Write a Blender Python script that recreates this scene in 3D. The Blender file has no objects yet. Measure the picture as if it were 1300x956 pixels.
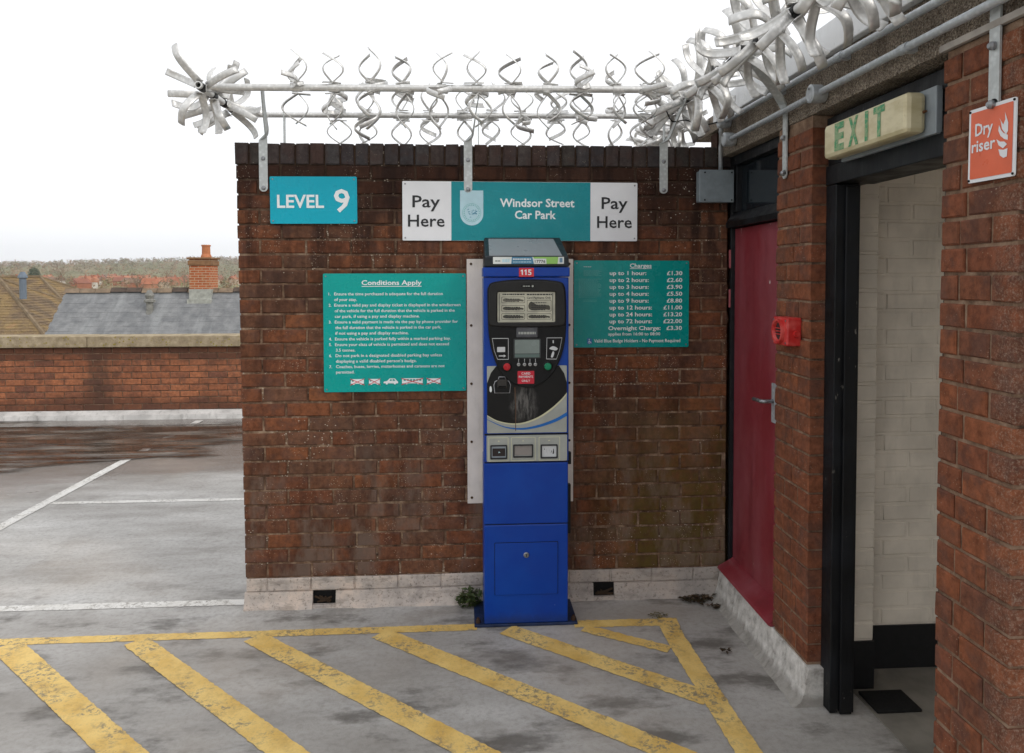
import bpy, bmesh, math, random
from mathutils import Vector, Matrix
random.seed(7)
R = math.radians
scene = bpy.context.scene
col = scene.collection

# ------------------------------------------------------------------ camera
YAW, PITCH, ROLL = 0.0637, 0.0348, -0.0021
cam_data = bpy.data.cameras.new('Camera'); cam = bpy.data.objects.new('Camera', cam_data)
col.objects.link(cam); scene.camera = cam
cam_data.sensor_fit = 'HORIZONTAL'; cam_data.sensor_width = 36.0
cam_data.lens = 965.84 / 1300 * 36.0
cam_data.shift_y = -(478 - (433.5 - 46.2)) / 1300
cam_data.clip_start = 0.05; cam_data.clip_end = 9000
_r0 = Vector((math.cos(YAW), -math.sin(YAW), 0)); _f0 = Vector((math.sin(YAW), math.cos(YAW), 0)); _z = Vector((0, 0, 1))
_f = _f0 * math.cos(PITCH) - _z * math.sin(PITCH); _u = _f0 * math.sin(PITCH) + _z * math.cos(PITCH)
_r = _r0 * math.cos(ROLL) + _u * math.sin(ROLL); _u2 = _u * math.cos(ROLL) - _r0 * math.sin(ROLL)
cm = Matrix((( _r.x, _u2.x, -_f.x, 1.132), (_r.y, _u2.y, -_f.y, -3.9026), (_r.z, _u2.z, -_f.z, 1.6777), (0, 0, 0, 1)))
cam.matrix_world = cm

# ------------------------------------------------------------------ light: bright overcast
SUN_EL, SUN_AZ = R(38), R(128)     # azimuth measured clockwise from +Y: behind the camera, to the right
world = bpy.data.worlds.new('World'); scene.world = world; world.use_nodes = True
wn, wl = world.node_tree.nodes, world.node_tree.links; wn.clear()
w_out = wn.new('ShaderNodeOutputWorld'); w_bg = wn.new('ShaderNodeBackground')
sky = wn.new('ShaderNodeTexSky'); sky.sky_type = 'NISHITA'; sky.sun_disc = False
sky.sun_elevation = SUN_EL; sky.sun_rotation = SUN_AZ; sky.dust_density = 4.0; sky.air_density = 1.0
hsv = wn.new('ShaderNodeHueSaturation'); hsv.inputs['Saturation'].default_value = 0.25
cl = wn.new('ShaderNodeMix'); cl.data_type = 'RGBA'; cl.inputs[0].default_value = 0.8
cl.inputs[7].default_value = (10.6, 10.75, 11.0, 1)          # the closed cloud deck
wl.new(sky.outputs[0], hsv.inputs['Color']); wl.new(hsv.outputs[0], cl.inputs[6])
wl.new(cl.outputs[2], w_bg.inputs[0]); wl.new(w_bg.outputs[0], w_out.inputs[0])
w_bg.inputs[1].default_value = 0.115
sun_d = bpy.data.lights.new('sun', 'SUN'); sun = bpy.data.objects.new('sun', sun_d); col.objects.link(sun)
sun_d.energy = 0.7; sun_d.angle = R(14); sun_d.color = (1.0, 0.95, 0.88)
sun.rotation_euler = Vector((-math.sin(SUN_AZ) * math.cos(SUN_EL), -math.cos(SUN_AZ) * math.cos(SUN_EL), -math.sin(SUN_EL))).to_track_quat('-Z', 'Y').to_euler()
sun.location = (6, -8, 9)
vs = scene.view_settings; vs.view_transform = 'Standard'; vs.look = 'None'; vs.exposure = 0.17; vs.gamma = 1.0
vs.use_curve_mapping = False

# ------------------------------------------------------------------ helpers
def lin(h):
    h = h.lstrip('#'); o = []
    for i in (0, 2, 4):
        c = int(h[i:i+2], 16) / 255
        o.append(c / 12.92 if c <= .04045 else ((c + .055) / 1.055) ** 2.4)
    return (*o, 1)

class G:
    """small wrapper for building a node material"""
    def __init__(s, name):
        s.m = bpy.data.materials.new(name); s.m.use_nodes = True
        s.n, s.l = s.m.node_tree.nodes, s.m.node_tree.links
        s.p = s.n['Principled BSDF']
    def node(s, t, **k):
        x = s.n.new(t)
        for a, v in k.items(): setattr(x, a, v)
        return x
    def put(s, sock, v):
        if isinstance(v, bpy.types.NodeSocket): s.l.new(v, sock)
        else: sock.default_value = v
    def pos(s): return s.node('ShaderNodeNewGeometry').outputs['Position']
    def gen(s): return s.node('ShaderNodeTexCoord').outputs['Object']
    def rnd(s): return s.node('ShaderNodeObjectInfo').outputs['Random']
    def xyz(s, v):
        q = s.node('ShaderNodeSeparateXYZ'); s.put(q.inputs[0], v); return q.outputs
    def scale(s, v, sc, loc=(0, 0, 0)):
        q = s.node('ShaderNodeMapping'); s.put(q.inputs['Vector'], v); q.inputs['Scale'].default_value = sc; q.inputs['Location'].default_value = loc
        return q.outputs[0]
    def noise(s, v, sc, det=4, rough=.55):
        q = s.node('ShaderNodeTexNoise'); s.put(q.inputs['Vector'], v); q.inputs['Scale'].default_value = sc
        q.inputs['Detail'].default_value = det; q.inputs['Roughness'].default_value = rough
        return q.outputs['Fac']
    def vor(s, v, sc, feat='F1'):
        q = s.node('ShaderNodeTexVoronoi', feature=feat); s.put(q.inputs['Vector'], v); q.inputs['Scale'].default_value = sc
        return q.outputs['Distance']
    def ramp(s, f, stops, interp='LINEAR'):
        q = s.node('ShaderNodeValToRGB'); q.color_ramp.interpolation = interp; e = q.color_ramp.elements
        while len(e) < len(stops): e.new(.5)
        for i, (p, c) in enumerate(stops):
            e[i].position = p; e[i].color = c if len(c) == 4 else (*c, 1)
        s.put(q.inputs[0], f); return q.outputs[0]
    def step(s, f, a, b, o0=0.0, o1=1.0):
        q = s.node('ShaderNodeMapRange', interpolation_type='SMOOTHSTEP'); s.put(q.inputs[0], f)
        q.inputs[1].default_value = a; q.inputs[2].default_value = b; q.inputs[3].default_value = o0; q.inputs[4].default_value = o1
        return q.outputs[0]
    def math(s, op, a, b=0.0, c=0.0):
        q = s.node('ShaderNodeMath', operation=op); s.put(q.inputs[0], a); s.put(q.inputs[1], b); s.put(q.inputs[2], c); return q.outputs[0]
    def mix(s, f, a, b, mode='MIX'):
        q = s.node('ShaderNodeMix', data_type='RGBA', blend_type=mode); s.put(q.inputs[0], f); s.put(q.inputs[6], a); s.put(q.inputs[7], b); return q.outputs[2]
    def grey(s, f):
        q = s.node('ShaderNodeCombineColor'); [s.put(q.inputs[i], f) for i in range(3)]; return q.outputs[0]
    def bump(s, h, strength=.3, dist=.002):
        q = s.node('ShaderNodeBump'); s.put(q.inputs['Height'], h); q.inputs['Strength'].default_value = strength; q.inputs['Distance'].default_value = dist
        s.l.new(q.outputs[0], s.p.inputs['Normal'])
    def done(s, colour, rough=.7, metal=0.0, spec=None):
        s.put(s.p.inputs['Base Color'], colour); s.put(s.p.inputs['Roughness'], rough); s.put(s.p.inputs['Metallic'], metal)
        if spec is not None: s.p.inputs['Specular IOR Level'].default_value = spec
        return s.m

def plain(name, c, rough=.5, metal=0.0, var=.12, sc=9, bump=0.0, spec=.3, grime=0.0):
    g = G(name); c = lin(c) if isinstance(c, str) else (*c, 1); P = g.pos()
    f = g.step(g.noise(P, sc, 5), .3, .7, 1 - var, 1 + var * .4)
    k = g.mix(1.0, c, g.grey(f), 'MULTIPLY')
    if grime:
        q = g.step(g.noise(g.scale(P, (6, 6, 1.3)), 3.0, 6, .65), .5, .75, 0, grime)
        k = g.mix(q, k, (.06, .05, .04, 1))
    r = g.step(g.noise(P, sc * 3, 3), .3, .7, max(rough - .08, 0), min(rough + .08, 1))
    if bump: g.bump(g.noise(P, 160, 3), bump, .001)
    return g.done(k, r, metal, spec)

def empty(name, label, cat, loc=(0, 0, 0), rot=(0, 0, 0), group=None):
    o = bpy.data.objects.new(name, None); o.empty_display_size = .1; col.objects.link(o); o.location = loc; o.rotation_euler = rot
    o['label'] = label; o['category'] = cat
    if group: o['group'] = group
    return o
def tag(o, label=None, cat=None, group=None, kind=None):
    if label: o['label'] = label
    if cat: o['category'] = cat
    if group: o['group'] = group
    if kind: o['kind'] = kind
    return o
def link(name, me, m=None, parent=None, loc=(0, 0, 0), rot=(0, 0, 0), smooth=False):
    o = bpy.data.objects.new(name, me); col.objects.link(o); o.location = loc; o.rotation_euler = rot
    if m is not None and not me.materials: me.materials.append(m)
    if parent: o.parent = parent
    if smooth:
        for p in me.polygons: p.use_smooth = True
    return o

class MB:
    """collects shapes into one mesh"""
    def __init__(s): s.v, s.f = [], []
    def add(s, vs, fs):
        b = len(s.v); s.v += [tuple(v) for v in vs]; s.f += [tuple(i + b for i in f) for f in fs]; return s
    def box(s, x0, x1, y0, y1, z0, z1, ch=0.0):
        if ch <= 0:
            v = [(x, y, z) for z in (z0, z1) for y in (y0, y1) for x in (x0, x1)]
            return s.add(v, [(0, 2, 3, 1), (4, 5, 7, 6), (0, 1, 5, 4), (2, 6, 7, 3), (0, 4, 6, 2), (1, 3, 7, 5)])
        bm = bmesh.new(); bmesh.ops.create_cube(bm, size=1)
        for q in bm.verts: q.co = Vector(((x0 + x1) / 2 + q.co.x * (x1 - x0), (y0 + y1) / 2 + q.co.y * (y1 - y0), (z0 + z1) / 2 + q.co.z * (z1 - z0)))
        bmesh.ops.bevel(bm, geom=bm.edges[:], offset=ch, segments=2, affect='EDGES', profile=.5)
        bm.verts.index_update()
        s.add([q.co for q in bm.verts], [[q.index for q in f.verts] for f in bm.faces]); bm.free(); return s
    def tube(s, pts, r, n=10, cap=True, r1=None):
        pts = [Vector(p) for p in pts]; rings = []
        for i, p in enumerate(pts):
            t = (pts[min(i + 1, len(pts) - 1)] - pts[max(i - 1, 0)]).normalized()
            a = t.cross(Vector((0, 0, 1)) if abs(t.z) < .9 else Vector((1, 0, 0))).normalized(); b = t.cross(a)
            rr = r if r1 is None else r + (r1 - r) * i / (len(pts) - 1)
            rings.append([p + a * math.cos(k * 2 * math.pi / n) * rr + b * math.sin(k * 2 * math.pi / n) * rr for k in range(n)])
        v = [q for g in rings for q in g]; f = []
        for i in range(len(pts) - 1):
            for k in range(n): f.append((i * n + k, i * n + (k + 1) % n, (i + 1) * n + (k + 1) % n, (i + 1) * n + k))
        if cap: f.append(tuple(range(n))[::-1]); f.append(tuple((len(pts) - 1) * n + k for k in range(n)))
        return s.add(v, f)
    def lathe(s, prof, c, axis='Y', n=20):
        v, f = [], []
        for (r, h) in prof:
            for k in range(n):
                a = 2 * math.pi * k / n; p, q = r * math.cos(a), r * math.sin(a)
                v.append({'Y': (c[0] + p, c[1] + h, c[2] + q), 'X': (c[0] + h, c[1] + p, c[2] + q), 'Z': (c[0] + p, c[1] + q, c[2] + h)}[axis])
        for i in range(len(prof) - 1):
            for k in range(n): f.append((i * n + k, i * n + (k + 1) % n, (i + 1) * n + (k + 1) % n, (i + 1) * n + k))
        f.append(tuple(range(n))); f.append(tuple((len(prof) - 1) * n + k for k in range(n)))
        return s.add(v, f)
    def prism(s, poly, h0, h1, axis='Y'):
        n = len(poly)
        def P(p, h): return {'Y': (p[0], h, p[1]), 'X': (h, p[0], p[1]), 'Z': (p[0], p[1], h)}[axis]
        v = [P(p, h0) for p in poly] + [P(p, h1) for p in poly]
        f = [tuple(range(n)), tuple(range(2 * n - 1, n - 1, -1))] + [(i, n + i, n + (i + 1) % n, (i + 1) % n) for i in range(n)]
        return s.add(v, f)
    def mesh(s, name):
        me = bpy.data.meshes.new(name); me.from_pydata(s.v, [], s.f)
        bm = bmesh.new(); bm.from_mesh(me); bmesh.ops.recalc_face_normals(bm, faces=bm.faces[:]); bm.to_mesh(me); bm.free()
        return me
    def build(s, name, m, parent=None, loc=(0, 0, 0), rot=(0, 0, 0), smooth=False):
        return link(name, s.mesh(name), m, parent, loc, rot, smooth)

def flat2d(name, splines, m, parent, y=0.0, depth=0.0, bevel=0.0, loc=None, rot=None):
    """filled outline(s) in the local XZ plane facing -Y; later splines inside the first are holes"""
    cu = bpy.data.curves.new('outline', 'CURVE'); cu.dimensions = '2D'; cu.fill_mode = 'BOTH'
    cu.extrude = depth / 2; cu.bevel_depth = bevel; cu.bevel_resolution = 1
    for pts in splines:
        sp = cu.splines.new('POLY'); sp.points.add(len(pts) - 1); sp.use_cyclic_u = True
        for q, p in zip(sp.points, pts): q.co = (p[0], p[1], 0, 1)
    o = bpy.data.objects.new('outline', cu); me = bpy.data.meshes.new_from_object(o)
    bpy.data.objects.remove(o); bpy.data.curves.remove(cu)
    me.transform(Matrix.Rotation(R(90), 4, 'X'))
    me.transform(Matrix.Translation((0, y, 0))); me.name = name; me.materials.clear()
    return link(name, me, m, parent, loc or (0, 0, 0), rot or (0, 0, 0))
def rrect(x0, x1, z0, z1, r, n=4):
    o = []
    for cx, cz, a0 in ((x1 - r, z1 - r, 0), (x0 + r, z1 - r, 90), (x0 + r, z0 + r, 180), (x1 - r, z0 + r, 270)):
        for k in range(n + 1):
            a = R(a0 + 90 * k / n); o.append((cx + r * math.cos(a), cz + r * math.sin(a)))
    return o
def circle(cx, cz, r, n=18, a0=0, a1=360, rz=None):
    m_ = n if a1 - a0 >= 360 else n + 1
    return [(cx + r * math.cos(R(a0 + (a1 - a0) * k / n)), cz + (rz or r) * math.sin(R(a0 + (a1 - a0) * k / n))) for k in range(m_)]
def spline(pts, n=6, closed=True):
    o = []; N = len(pts)
    for i in range(N if closed else N - 1):
        g = lambda k: Vector(pts[k % N]) if closed else Vector(pts[min(max(k, 0), N - 1)])
        p0, p1, p2, p3 = g(i - 1), g(i), g(i + 1), g(i + 2)
        for k in range(n):
            t = k / n
            q = .5 * ((2 * p1) + (p2 - p0) * t + (2 * p0 - 5 * p1 + 4 * p2 - p3) * t * t + (3 * p1 - p0 - 3 * p2 + p3) * t ** 3)
            o.append(tuple(q))
    if not closed: o.append(tuple(pts[-1]))
    return o
def text(s, parent, m, x, z, h, y=0.0, width=None, align='L', bold=0.0, name='lettering', loc=None, rot=None):
    """s: string; (x, z) baseline start/centre/end; h: cap height; width: fitted length"""
    cu = bpy.data.curves.new('type', 'FONT'); cu.body = s; cu.size = 1; cu.resolution_u = 2; cu.offset = bold; cu.fill_mode = 'FRONT'
    o = bpy.data.objects.new('type', cu); me = bpy.data.meshes.new_from_object(o)
    bpy.data.objects.remove(o); bpy.data.curves.remove(cu)
    xs = [v.co.x for v in me.vertices]; x0, x1 = min(xs), max(xs)
    k = h / 0.70; kx = width / (x1 - x0) if width else k
    off = {'L': -x0 * kx, 'C': -(x0 + x1) / 2 * kx, 'R': -x1 * kx}[align]
    for v in me.vertices: v.co = Vector((x + off + v.co.x * kx, y, z + v.co.y * k))
    me.name = name; me.materials.clear()
    return link(name, me, m, parent, loc or (0, 0, 0), rot or (0, 0, 0))

# ------------------------------------------------------------------ materials
def brick_material(name, tones, soot=.6, specks=.5, algae=0.0, bloom=0.0, streak=0.0):
    g = G(name); P = g.pos(); x, y, z = g.xyz(P)
    n = len(tones); base = g.ramp(g.rnd(), [((i + .5) / n, lin(t)) for i, t in enumerate(tones)])
    mott = g.step(g.noise(P, 32, 6, .7), .28, .72, .62, 1.28)
    k = g.mix(1.0, base, g.grey(mott), 'MULTIPLY')
    patch = g.step(g.noise(P, 11, 4, .6), .46, .66)
    k = g.mix(g.math('MULTIPLY', patch, .5), k, lin('#54403a'))
    if soot:
        dn = g.noise(g.scale(P, (5.5, 5.5, 1.6)), 1.0, 5, .62)
        dm = g.step(dn, .42, .66)
        top = g.math('ADD', g.step(g.math('ADD', z, g.math('MULTIPLY', g.noise(P, 3.5, 4), .7)), 2.15, 2.62), g.math('MULTIPLY', dm, .75))
        k = g.mix(g.math('MULTIPLY', g.math('MINIMUM', top, 1.0), soot), k, lin('#2a1a14'))
        st_ = g.math('MULTIPLY', g.step(g.noise(g.scale(P, (11, 11, .7)), 1.0, 5, .6), .47, .64), g.step(g.math('ADD', z, g.math('MULTIPLY', g.noise(P, 2.5, 3), .8)), 1.75, 2.35))
        k = g.mix(g.math('MULTIPLY', st_, soot * .85), k, lin('#1d1310'))
    if streak:
        sn = g.step(g.noise(g.scale(P, (2.6, 1, .45)), 1.0, 6, .65), .44, .66)
        k = g.mix(g.math('MULTIPLY', sn, streak), k, lin('#4a3a32'))
        bz_ = g.math('ADD', z, g.math('MULTIPLY', g.math('SUBTRACT', g.noise(P, 3.0, 5, .65), .5), .5))
        k = g.mix(g.step(bz_, .62, .78, 0, .75), k, lin('#543b30'))
        k = g.mix(g.step(bz_, .34, .18, 0, .7), k, lin('#573c31'))
    if algae:
        a = g.math('MULTIPLY', g.step(g.math('ADD', x, g.math('MULTIPLY', g.noise(P, 4, 4), .6)), 1.95, 2.5), g.step(g.math('ADD', z, g.math('MULTIPLY', g.noise(P, 5, 4), .9)), 1.75, .75))
        a = g.math('MULTIPLY', a, g.step(g.noise(P, 26, 5, .7), .3, .62, .35, 1.0))
        k = g.mix(g.math('MULTIPLY', a, algae), k, lin('#574a20'))
        a2 = g.math('MULTIPLY', g.step(z, 1.1, .5), g.step(g.noise(g.scale(P, (2.6, 2.2, 1.0)), 2.0, 6, .65), .47, .62))
        k = g.mix(g.math('MULTIPLY', a2, .6), k, lin('#75655a'))
    if bloom:
        b = g.math('MULTIPLY', g.step(y, -2.03, -2.10), g.step(g.noise(P, 150, 5, .8), .47, .66))
        k = g.mix(g.math('MULTIPLY', b, bloom), k, lin('#a99a8a'))
    if specks:
        s = g.math('MULTIPLY', g.step(g.vor(P, 95), .20, .12), g.step(g.noise(P, 4.5, 4, .6), .50, .62))
        k = g.mix(g.math('MULTIPLY', s, specks), k, lin('#b9ab98'))
        s2 = g.math('MULTIPLY', g.step(g.vor(g.scale(P, (1, 1, 1.4)), 42), .17, .09), g.step(g.noise(g.scale(P, (1, 1, 1), (3.3, 0, 1.2)), 2.6, 4, .6), .54, .64))
        k = g.mix(g.math('MULTIPLY', s2, specks), k, lin('#c9c2b4'))
    h = g.math('ADD', g.noise(P, 120, 6, .7), g.math('MULTIPLY', g.noise(P, 22, 3), .8))
    g.bump(h, .55, .004)
    return g.done(k, g.step(g.noise(P, 60), .3, .7, .78, .97), 0, .18)

M = {}
M['brick'] = brick_material('wall_brick', ['#6d432f', '#794a31', '#643e2c', '#714b36', '#66493a', '#7e4f34', '#6f422d', '#624535'], .85, .85, .85)
M['pier'] = brick_material('pier_brick', ['#7a4934', '#724531', '#7f4d36', '#6f4736', '#824e35'], .15, .3, 0, .42)
M['parapet'] = brick_material('parapet_brick', ['#9a6348', '#a66b4c', '#8d5940', '#ad6f4e', '#805543'], .0, .25, 0, 0, .75)
M['blue_brick'] = brick_material('coping_brick', ['#45423f', '#4b4443', '#3d3d41', '#52504f', '#4a3a35', '#434345'], .3, .3)
g = G('mortar'); P = g.pos(); x, y, z = g.xyz(P)
k = g.ramp(g.noise(P, 14, 6, .7), [(.32, lin('#3a2b22')), (.5, lin('#6d5544')), (.66, lin('#96806b'))])
k = g.mix(g.step(g.math('ADD', z, g.math('MULTIPLY', g.noise(P, 3.5, 4), .7)), 1.9, 2.6, 0, .8), k, lin('#241913'))
lo = g.math('MULTIPLY', g.step(g.vor(P, 70), .3, .2), g.step(g.noise(P, 3, 4), .5, .6))
k = g.mix(g.math('MULTIPLY', lo, .7), k, lin('#c3b8a8'))
g.bump(g.noise(P, 220, 4), .5, .003); M['mortar'] = g.done(k, .95, 0, .2)
g = G('pale_mortar'); P = g.pos(); k = g.ramp(g.noise(P, 18, 6, .7), [(.3, lin('#4a3a30')), (.5, lin('#7a6250')), (.7, lin('#98806c'))])
g.bump(g.noise(P, 220, 4), .5, .003); M['mortar2'] = g.done(k, .95, 0, .2)

# deck concrete with sealed, stained surface
g = G('deck_concrete'); P = g.pos(); x, y, z = g.xyz(P)
k = g.ramp(g.noise(g.scale(P, (.55, 1.6, 1)), 1.6, 8, .62), [(.3, lin('#86827d')), (.48, lin('#a5a29e')), (.66, lin('#bdbbb8'))])
k = g.mix(g.step(g.noise(P, 38, 7, .75), .42, .68, 0, .42), k, lin('#6f6a63'))
k = g.mix(g.step(g.noise(P, 3.1, 7, .7), .52, .66, 0, .3), k, lin('#66615a'))
near = g.math('MULTIPLY', g.step(g.math('ADD', y, g.math('MULTIPLY', g.noise(P, 2.2, 5), .5)), .30, .0), .3)
k = g.mix(near, k, lin('#918b84'))
dk = g.step(g.noise(g.scale(P, (1.1, 2.2, 1), (3.1, .7, 0)), 1.9, 6, .66), .50, .66)
k = g.mix(g.math('MULTIPLY', dk, g.step(y, .6, -.05, .12, .75)), k, lin('#4d4842'))
wet = g.math('ADD', g.math('ADD', y, g.math('MULTIPLY', g.noise(g.scale(P, (.5, 1.4, 1)), 1.2, 7, .6), 1.6)), g.math('MULTIPLY', x, -.33))
damp = g.step(wet, 3.3, 4.35)
k = g.mix(g.math('MULTIPLY', damp, .62), k, lin('#54483d'))
tan = g.step(g.noise(P, .8, 4), .5, .7, 0, .25); k = g.mix(tan, k, lin('#b3a596'))
g.bump(g.math('ADD', g.noise(P, 190, 4, .7), g.noise(P, 30, 4)), .35, .004)
M['deck'] = g.done(k, g.mix(damp, (.62,) * 3 + (1,), (.14,) * 3 + (1,)), 0, .4)

def paint_material(name, c, c2, under, wear):
    g = G(name); P = g.pos()
    k = g.mix(g.step(g.noise(P, 6, 5), .35, .7), lin(c), lin(c2))
    w = g.math('MULTIPLY', g.step(g.noise(P, 42, 8, .8), .49, .57), g.step(g.noise(P, 4, 5, .65), .43, .58))
    k = g.mix(g.math('MULTIPLY', w, wear), k, lin(under))
    k = g.mix(g.step(g.noise(P, 9, 6, .7), .5, .68, 0, .35), k, lin('#9a7a45' if c.startswith('#df') else '#a39f98'))
    k = g.mix(g.step(g.noise(P, 120, 4), .5, .75, 0, .3), k, lin(under))
    g.bump(g.noise(P, 160, 5, .7), .4, .003)
    return g.done(k, .7, 0, .3)
M['yellow'] = paint_material('yellow_road_paint', '#dfbf76', '#cda75a', '#7d7666', .9)
M['white_line'] = paint_material('white_road_paint', '#d8d6d2', '#c9c6c0', '#8b867f', .9)
g = G('plinth_paint'); P = g.pos(); x, y, z = g.xyz(P)
k = g.ramp(g.noise(P, 6, 6, .65), [(.3, lin('#8f8781')), (.48, lin('#b9aea5')), (.65, lin('#cdbcae'))])
k = g.mix(g.step(x, 1.4, 2.3, 0, .5), k, lin('#8d8883'))
k = g.mix(g.math('MULTIPLY', g.step(g.noise(P, 60, 6, .75), .54, .64), .65), k, lin('#5f5750'))
k = g.mix(g.step(g.noise(g.scale(P, (3, 3, 9)), 2.2, 6, .7), .5, .66, 0, .55), k, lin('#7c746c'))
g.bump(g.math('ADD', g.noise(P, 70, 6, .7), g.noise(P, 14, 3)), .6, .006); M['plinth'] = g.done(k, .85, 0, .3)

# exposed-aggregate concrete beam
g = G('aggregate_concrete'); P = g.pos()
vv = g.vor(P, 130); k = g.ramp(g.noise(P, 150, 4, .8), [(.34, lin('#4a4038')), (.5, lin('#8a7e70')), (.64, lin('#bcb0a0'))])
k = g.mix(g.step(g.noise(g.scale(P, (5, 5, 1.2)), 1.5, 6), .45, .72, 0, .65), k, lin('#4a3d33'))
g.bump(vv, .9, .012); M['aggregate'] = g.done(k, .95, 0, .2)

def galvanised(name, c, rough=.42, metal=.75, rust=.0):
    g = G(name); P = g.pos()
    k = g.mix(g.step(g.vor(P, 55), .1, .6), lin(c), tuple(v * .82 for v in lin(c)[:3]) + (1,))
    k = g.mix(g.step(g.noise(P, 9, 6, .7), .52, .72, 0, .5), k, tuple(v * .55 for v in lin(c)[:3]) + (1,))
    if rust: k = g.mix(g.step(g.noise(P, 24, 6, .7), .62, .72, 0, rust), k, lin('#6b4a33'))
    return g.done(k, g.step(g.noise(P, 40), .3, .7, rough - .1, rough + .12), metal)
M['galv'] = galvanised('galvanised_spike_steel', '#e4e3e0', .42, .5, .15)
M['galv2'] = galvanised('galvanised_strap_steel', '#c6cac9', .5, .3, .08)
M['conduit'] = galvanised('grey_conduit_steel', '#c3c8cc', .45, .4, .1)
M['bolt'] = galvanised('zinc_bolt', '#9b9da0', .4, .8)
M['black'] = plain('black_timber_paint', '#1a1c20', .55, 0, .5, 22, .5, grime=.2)
M['blackp'] = plain('black_plastic', '#0d0d0e', .42, 0, .2, 30, .1, .25)
M['dark'] = plain('dark_void', '#0c0b0b', .9)
M['rubber'] = plain('dark_seam', '#0b0f1c', .7)

# ------------------------------------------------------------------ deck, markings, puddle
deck = MB()
nx = 1
deck.box(-32, 9, -14, 5.9, -.35, 0)
deck = tag(deck.build('car_park_deck', M['deck']), 'grey concrete roof deck of the car park with stained patches', None, None, 'structure')
DZ = .002
def strip(name, pts, w, m, parent=deck, z=DZ, jag=.0028, step=.016):
    """painted stripe along a polyline, uneven edges"""
    L, Rr = [], []
    P = [Vector((*p, 0)) for p in pts]
    samples = []
    for a, b in zip(P, P[1:]):
        n = max(1, int((b - a).length / step))
        for i in range(n): samples.append((a + (b - a) * i / n, (b - a).normalized()))
    samples.append((P[-1], (P[-1] - P[-2]).normalized()))
    for p, t in samples:
        nrm = Vector((-t.y, t.x, 0))
        L.append(p + nrm * (w / 2 + random.uniform(-jag, jag))); Rr.append(p - nrm * (w / 2 + random.uniform(-jag, jag)))
    v = [(q.x, q.y, 0) for q in L] + [(q.x, q.y, 0) for q in Rr]; n = len(L)
    f = [(n + i, n + i + 1, i + 1, i) for i in range(n - 1)]
    me = bpy.data.meshes.new(name); me.from_pydata(v, [], f)
    return link(name, me, m, parent, (0, 0, z))
strip('yellow_line', [(-4.2, -.296), (-1, -.294), (1.19, -.292)], .066, M['yellow'])
strip('yellow_line', [(1.66, -.294), (2.13, -.300)], .075, M['yellow'], jag=.005)
for i, (x0, x1) in enumerate(((-2.16, -1.72), (-1.56, -1.12), (-.966, -.531), (-.391, .068), (.146, .648), (.733, 1.258), (1.33, 1.868))):
    d = Vector((x1 - x0, -.42 if i < 3 else -.46)); d.normalize(); e = Vector((x0, -.325)) + d * min(2.3, (2.10 - x0) / d.x)
    strip('yellow_line', [(x0 - d.x * .0, -.329), (e.x, e.y)], .108 if i != 2 else .12, M['yellow'], z=.0035)
strip('yellow_line', [(1.70, -.342), (2.055, -.575)], .07, M['yellow'], z=.0035, jag=.006)
strip('yellow_line', [(2.125, -.262), (2.11, -.42), (2.118, -.86), (2.14, -1.7)], .095, M['yellow'], z=.005)
strip('white_line', [(-6, .08), (-.005, .075)], .07, M['white_line'])
strip('white_line', [(-1.96, 1.957), (2.6, 1.965)], .062, M['white_line'])
strip('white_line', [(-2.01, -.4), (-2.0, 5.3)], .085, M['white_line'], z=.0035)
strip('white_line', [(-4.42, -.4), (-4.4, 5.3)], .085, M['white_line'], z=.0035)

# standing water along the parapet
g = G('puddle_water'); P = g.pos()
k = g.ramp(g.noise(g.scale(P, (.6, 2.4, 1)), 1.8, 7, .65), [(.3, lin('#2e2620')), (.5, lin('#4a4037')), (.68, lin('#7d766d'))])
rg = g.step(g.noise(g.scale(P, (.5, 2.8, 1), (2, 5, 0)), 1.6, 7, .65), .44, .62, .04, .5)
at = g.node('ShaderNodeAttribute', attribute_name='depth')
g.put(g.p.inputs['Alpha'], g.math('MULTIPLY', g.step(at.outputs['Fac'], .0, .3), g.step(g.noise(g.scale(P, (.7, 3.0, 1), (1, 2, 0)), 1.8, 7, .65), .30, .52, .15, 1.0)))
M['water'] = g.done(k, rg, 0, .6)
from mathutils import noise as mnoise
v, f, idx = [], [], {}
def pw(x, y):
    n = mnoise.fractal(Vector((x * .55, y * 1.5, 3.1)), 1.0, 2.0, 6)
    lo = 3.55 + .38 * (x + 1) if x > -3.2 else 2.7 + .1 * (x + 3.2)
    lo = max(2.5, min(3.9, lo))
    return min(y - lo, 5.36 - y) + .85 * n - .10
DX, DY = .03, .02
for i in range(int(7.6 / DX)):
    for j in range(int(3.2 / DY)):
        x0, y0 = -5.6 + i * DX, 2.3 + j * DY
        if pw(x0 + DX / 2, y0 + DY / 2) > 0:
            q = []
            for a, b in ((i, j), (i + 1, j), (i + 1, j + 1), (i, j + 1)):
                if (a, b) not in idx: idx[(a, b)] = len(v); v.append((-5.6 + a * DX, 2.3 + b * DY, 0))
                q.append(idx[(a, b)])
            f.append(q)
me = bpy.data.meshes.new('puddle'); me.from_pydata(v, [], f)
da = me.attributes.new('depth', 'FLOAT', 'POINT')
for i, q in enumerate(v): da.data[i].value = pw(q[0], q[1])
tag(link('puddle', me, M['water'], None, (0, 0, .0075)), 'shallow brown rainwater lying along the foot of the parapet', None, None, 'structure')

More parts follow.
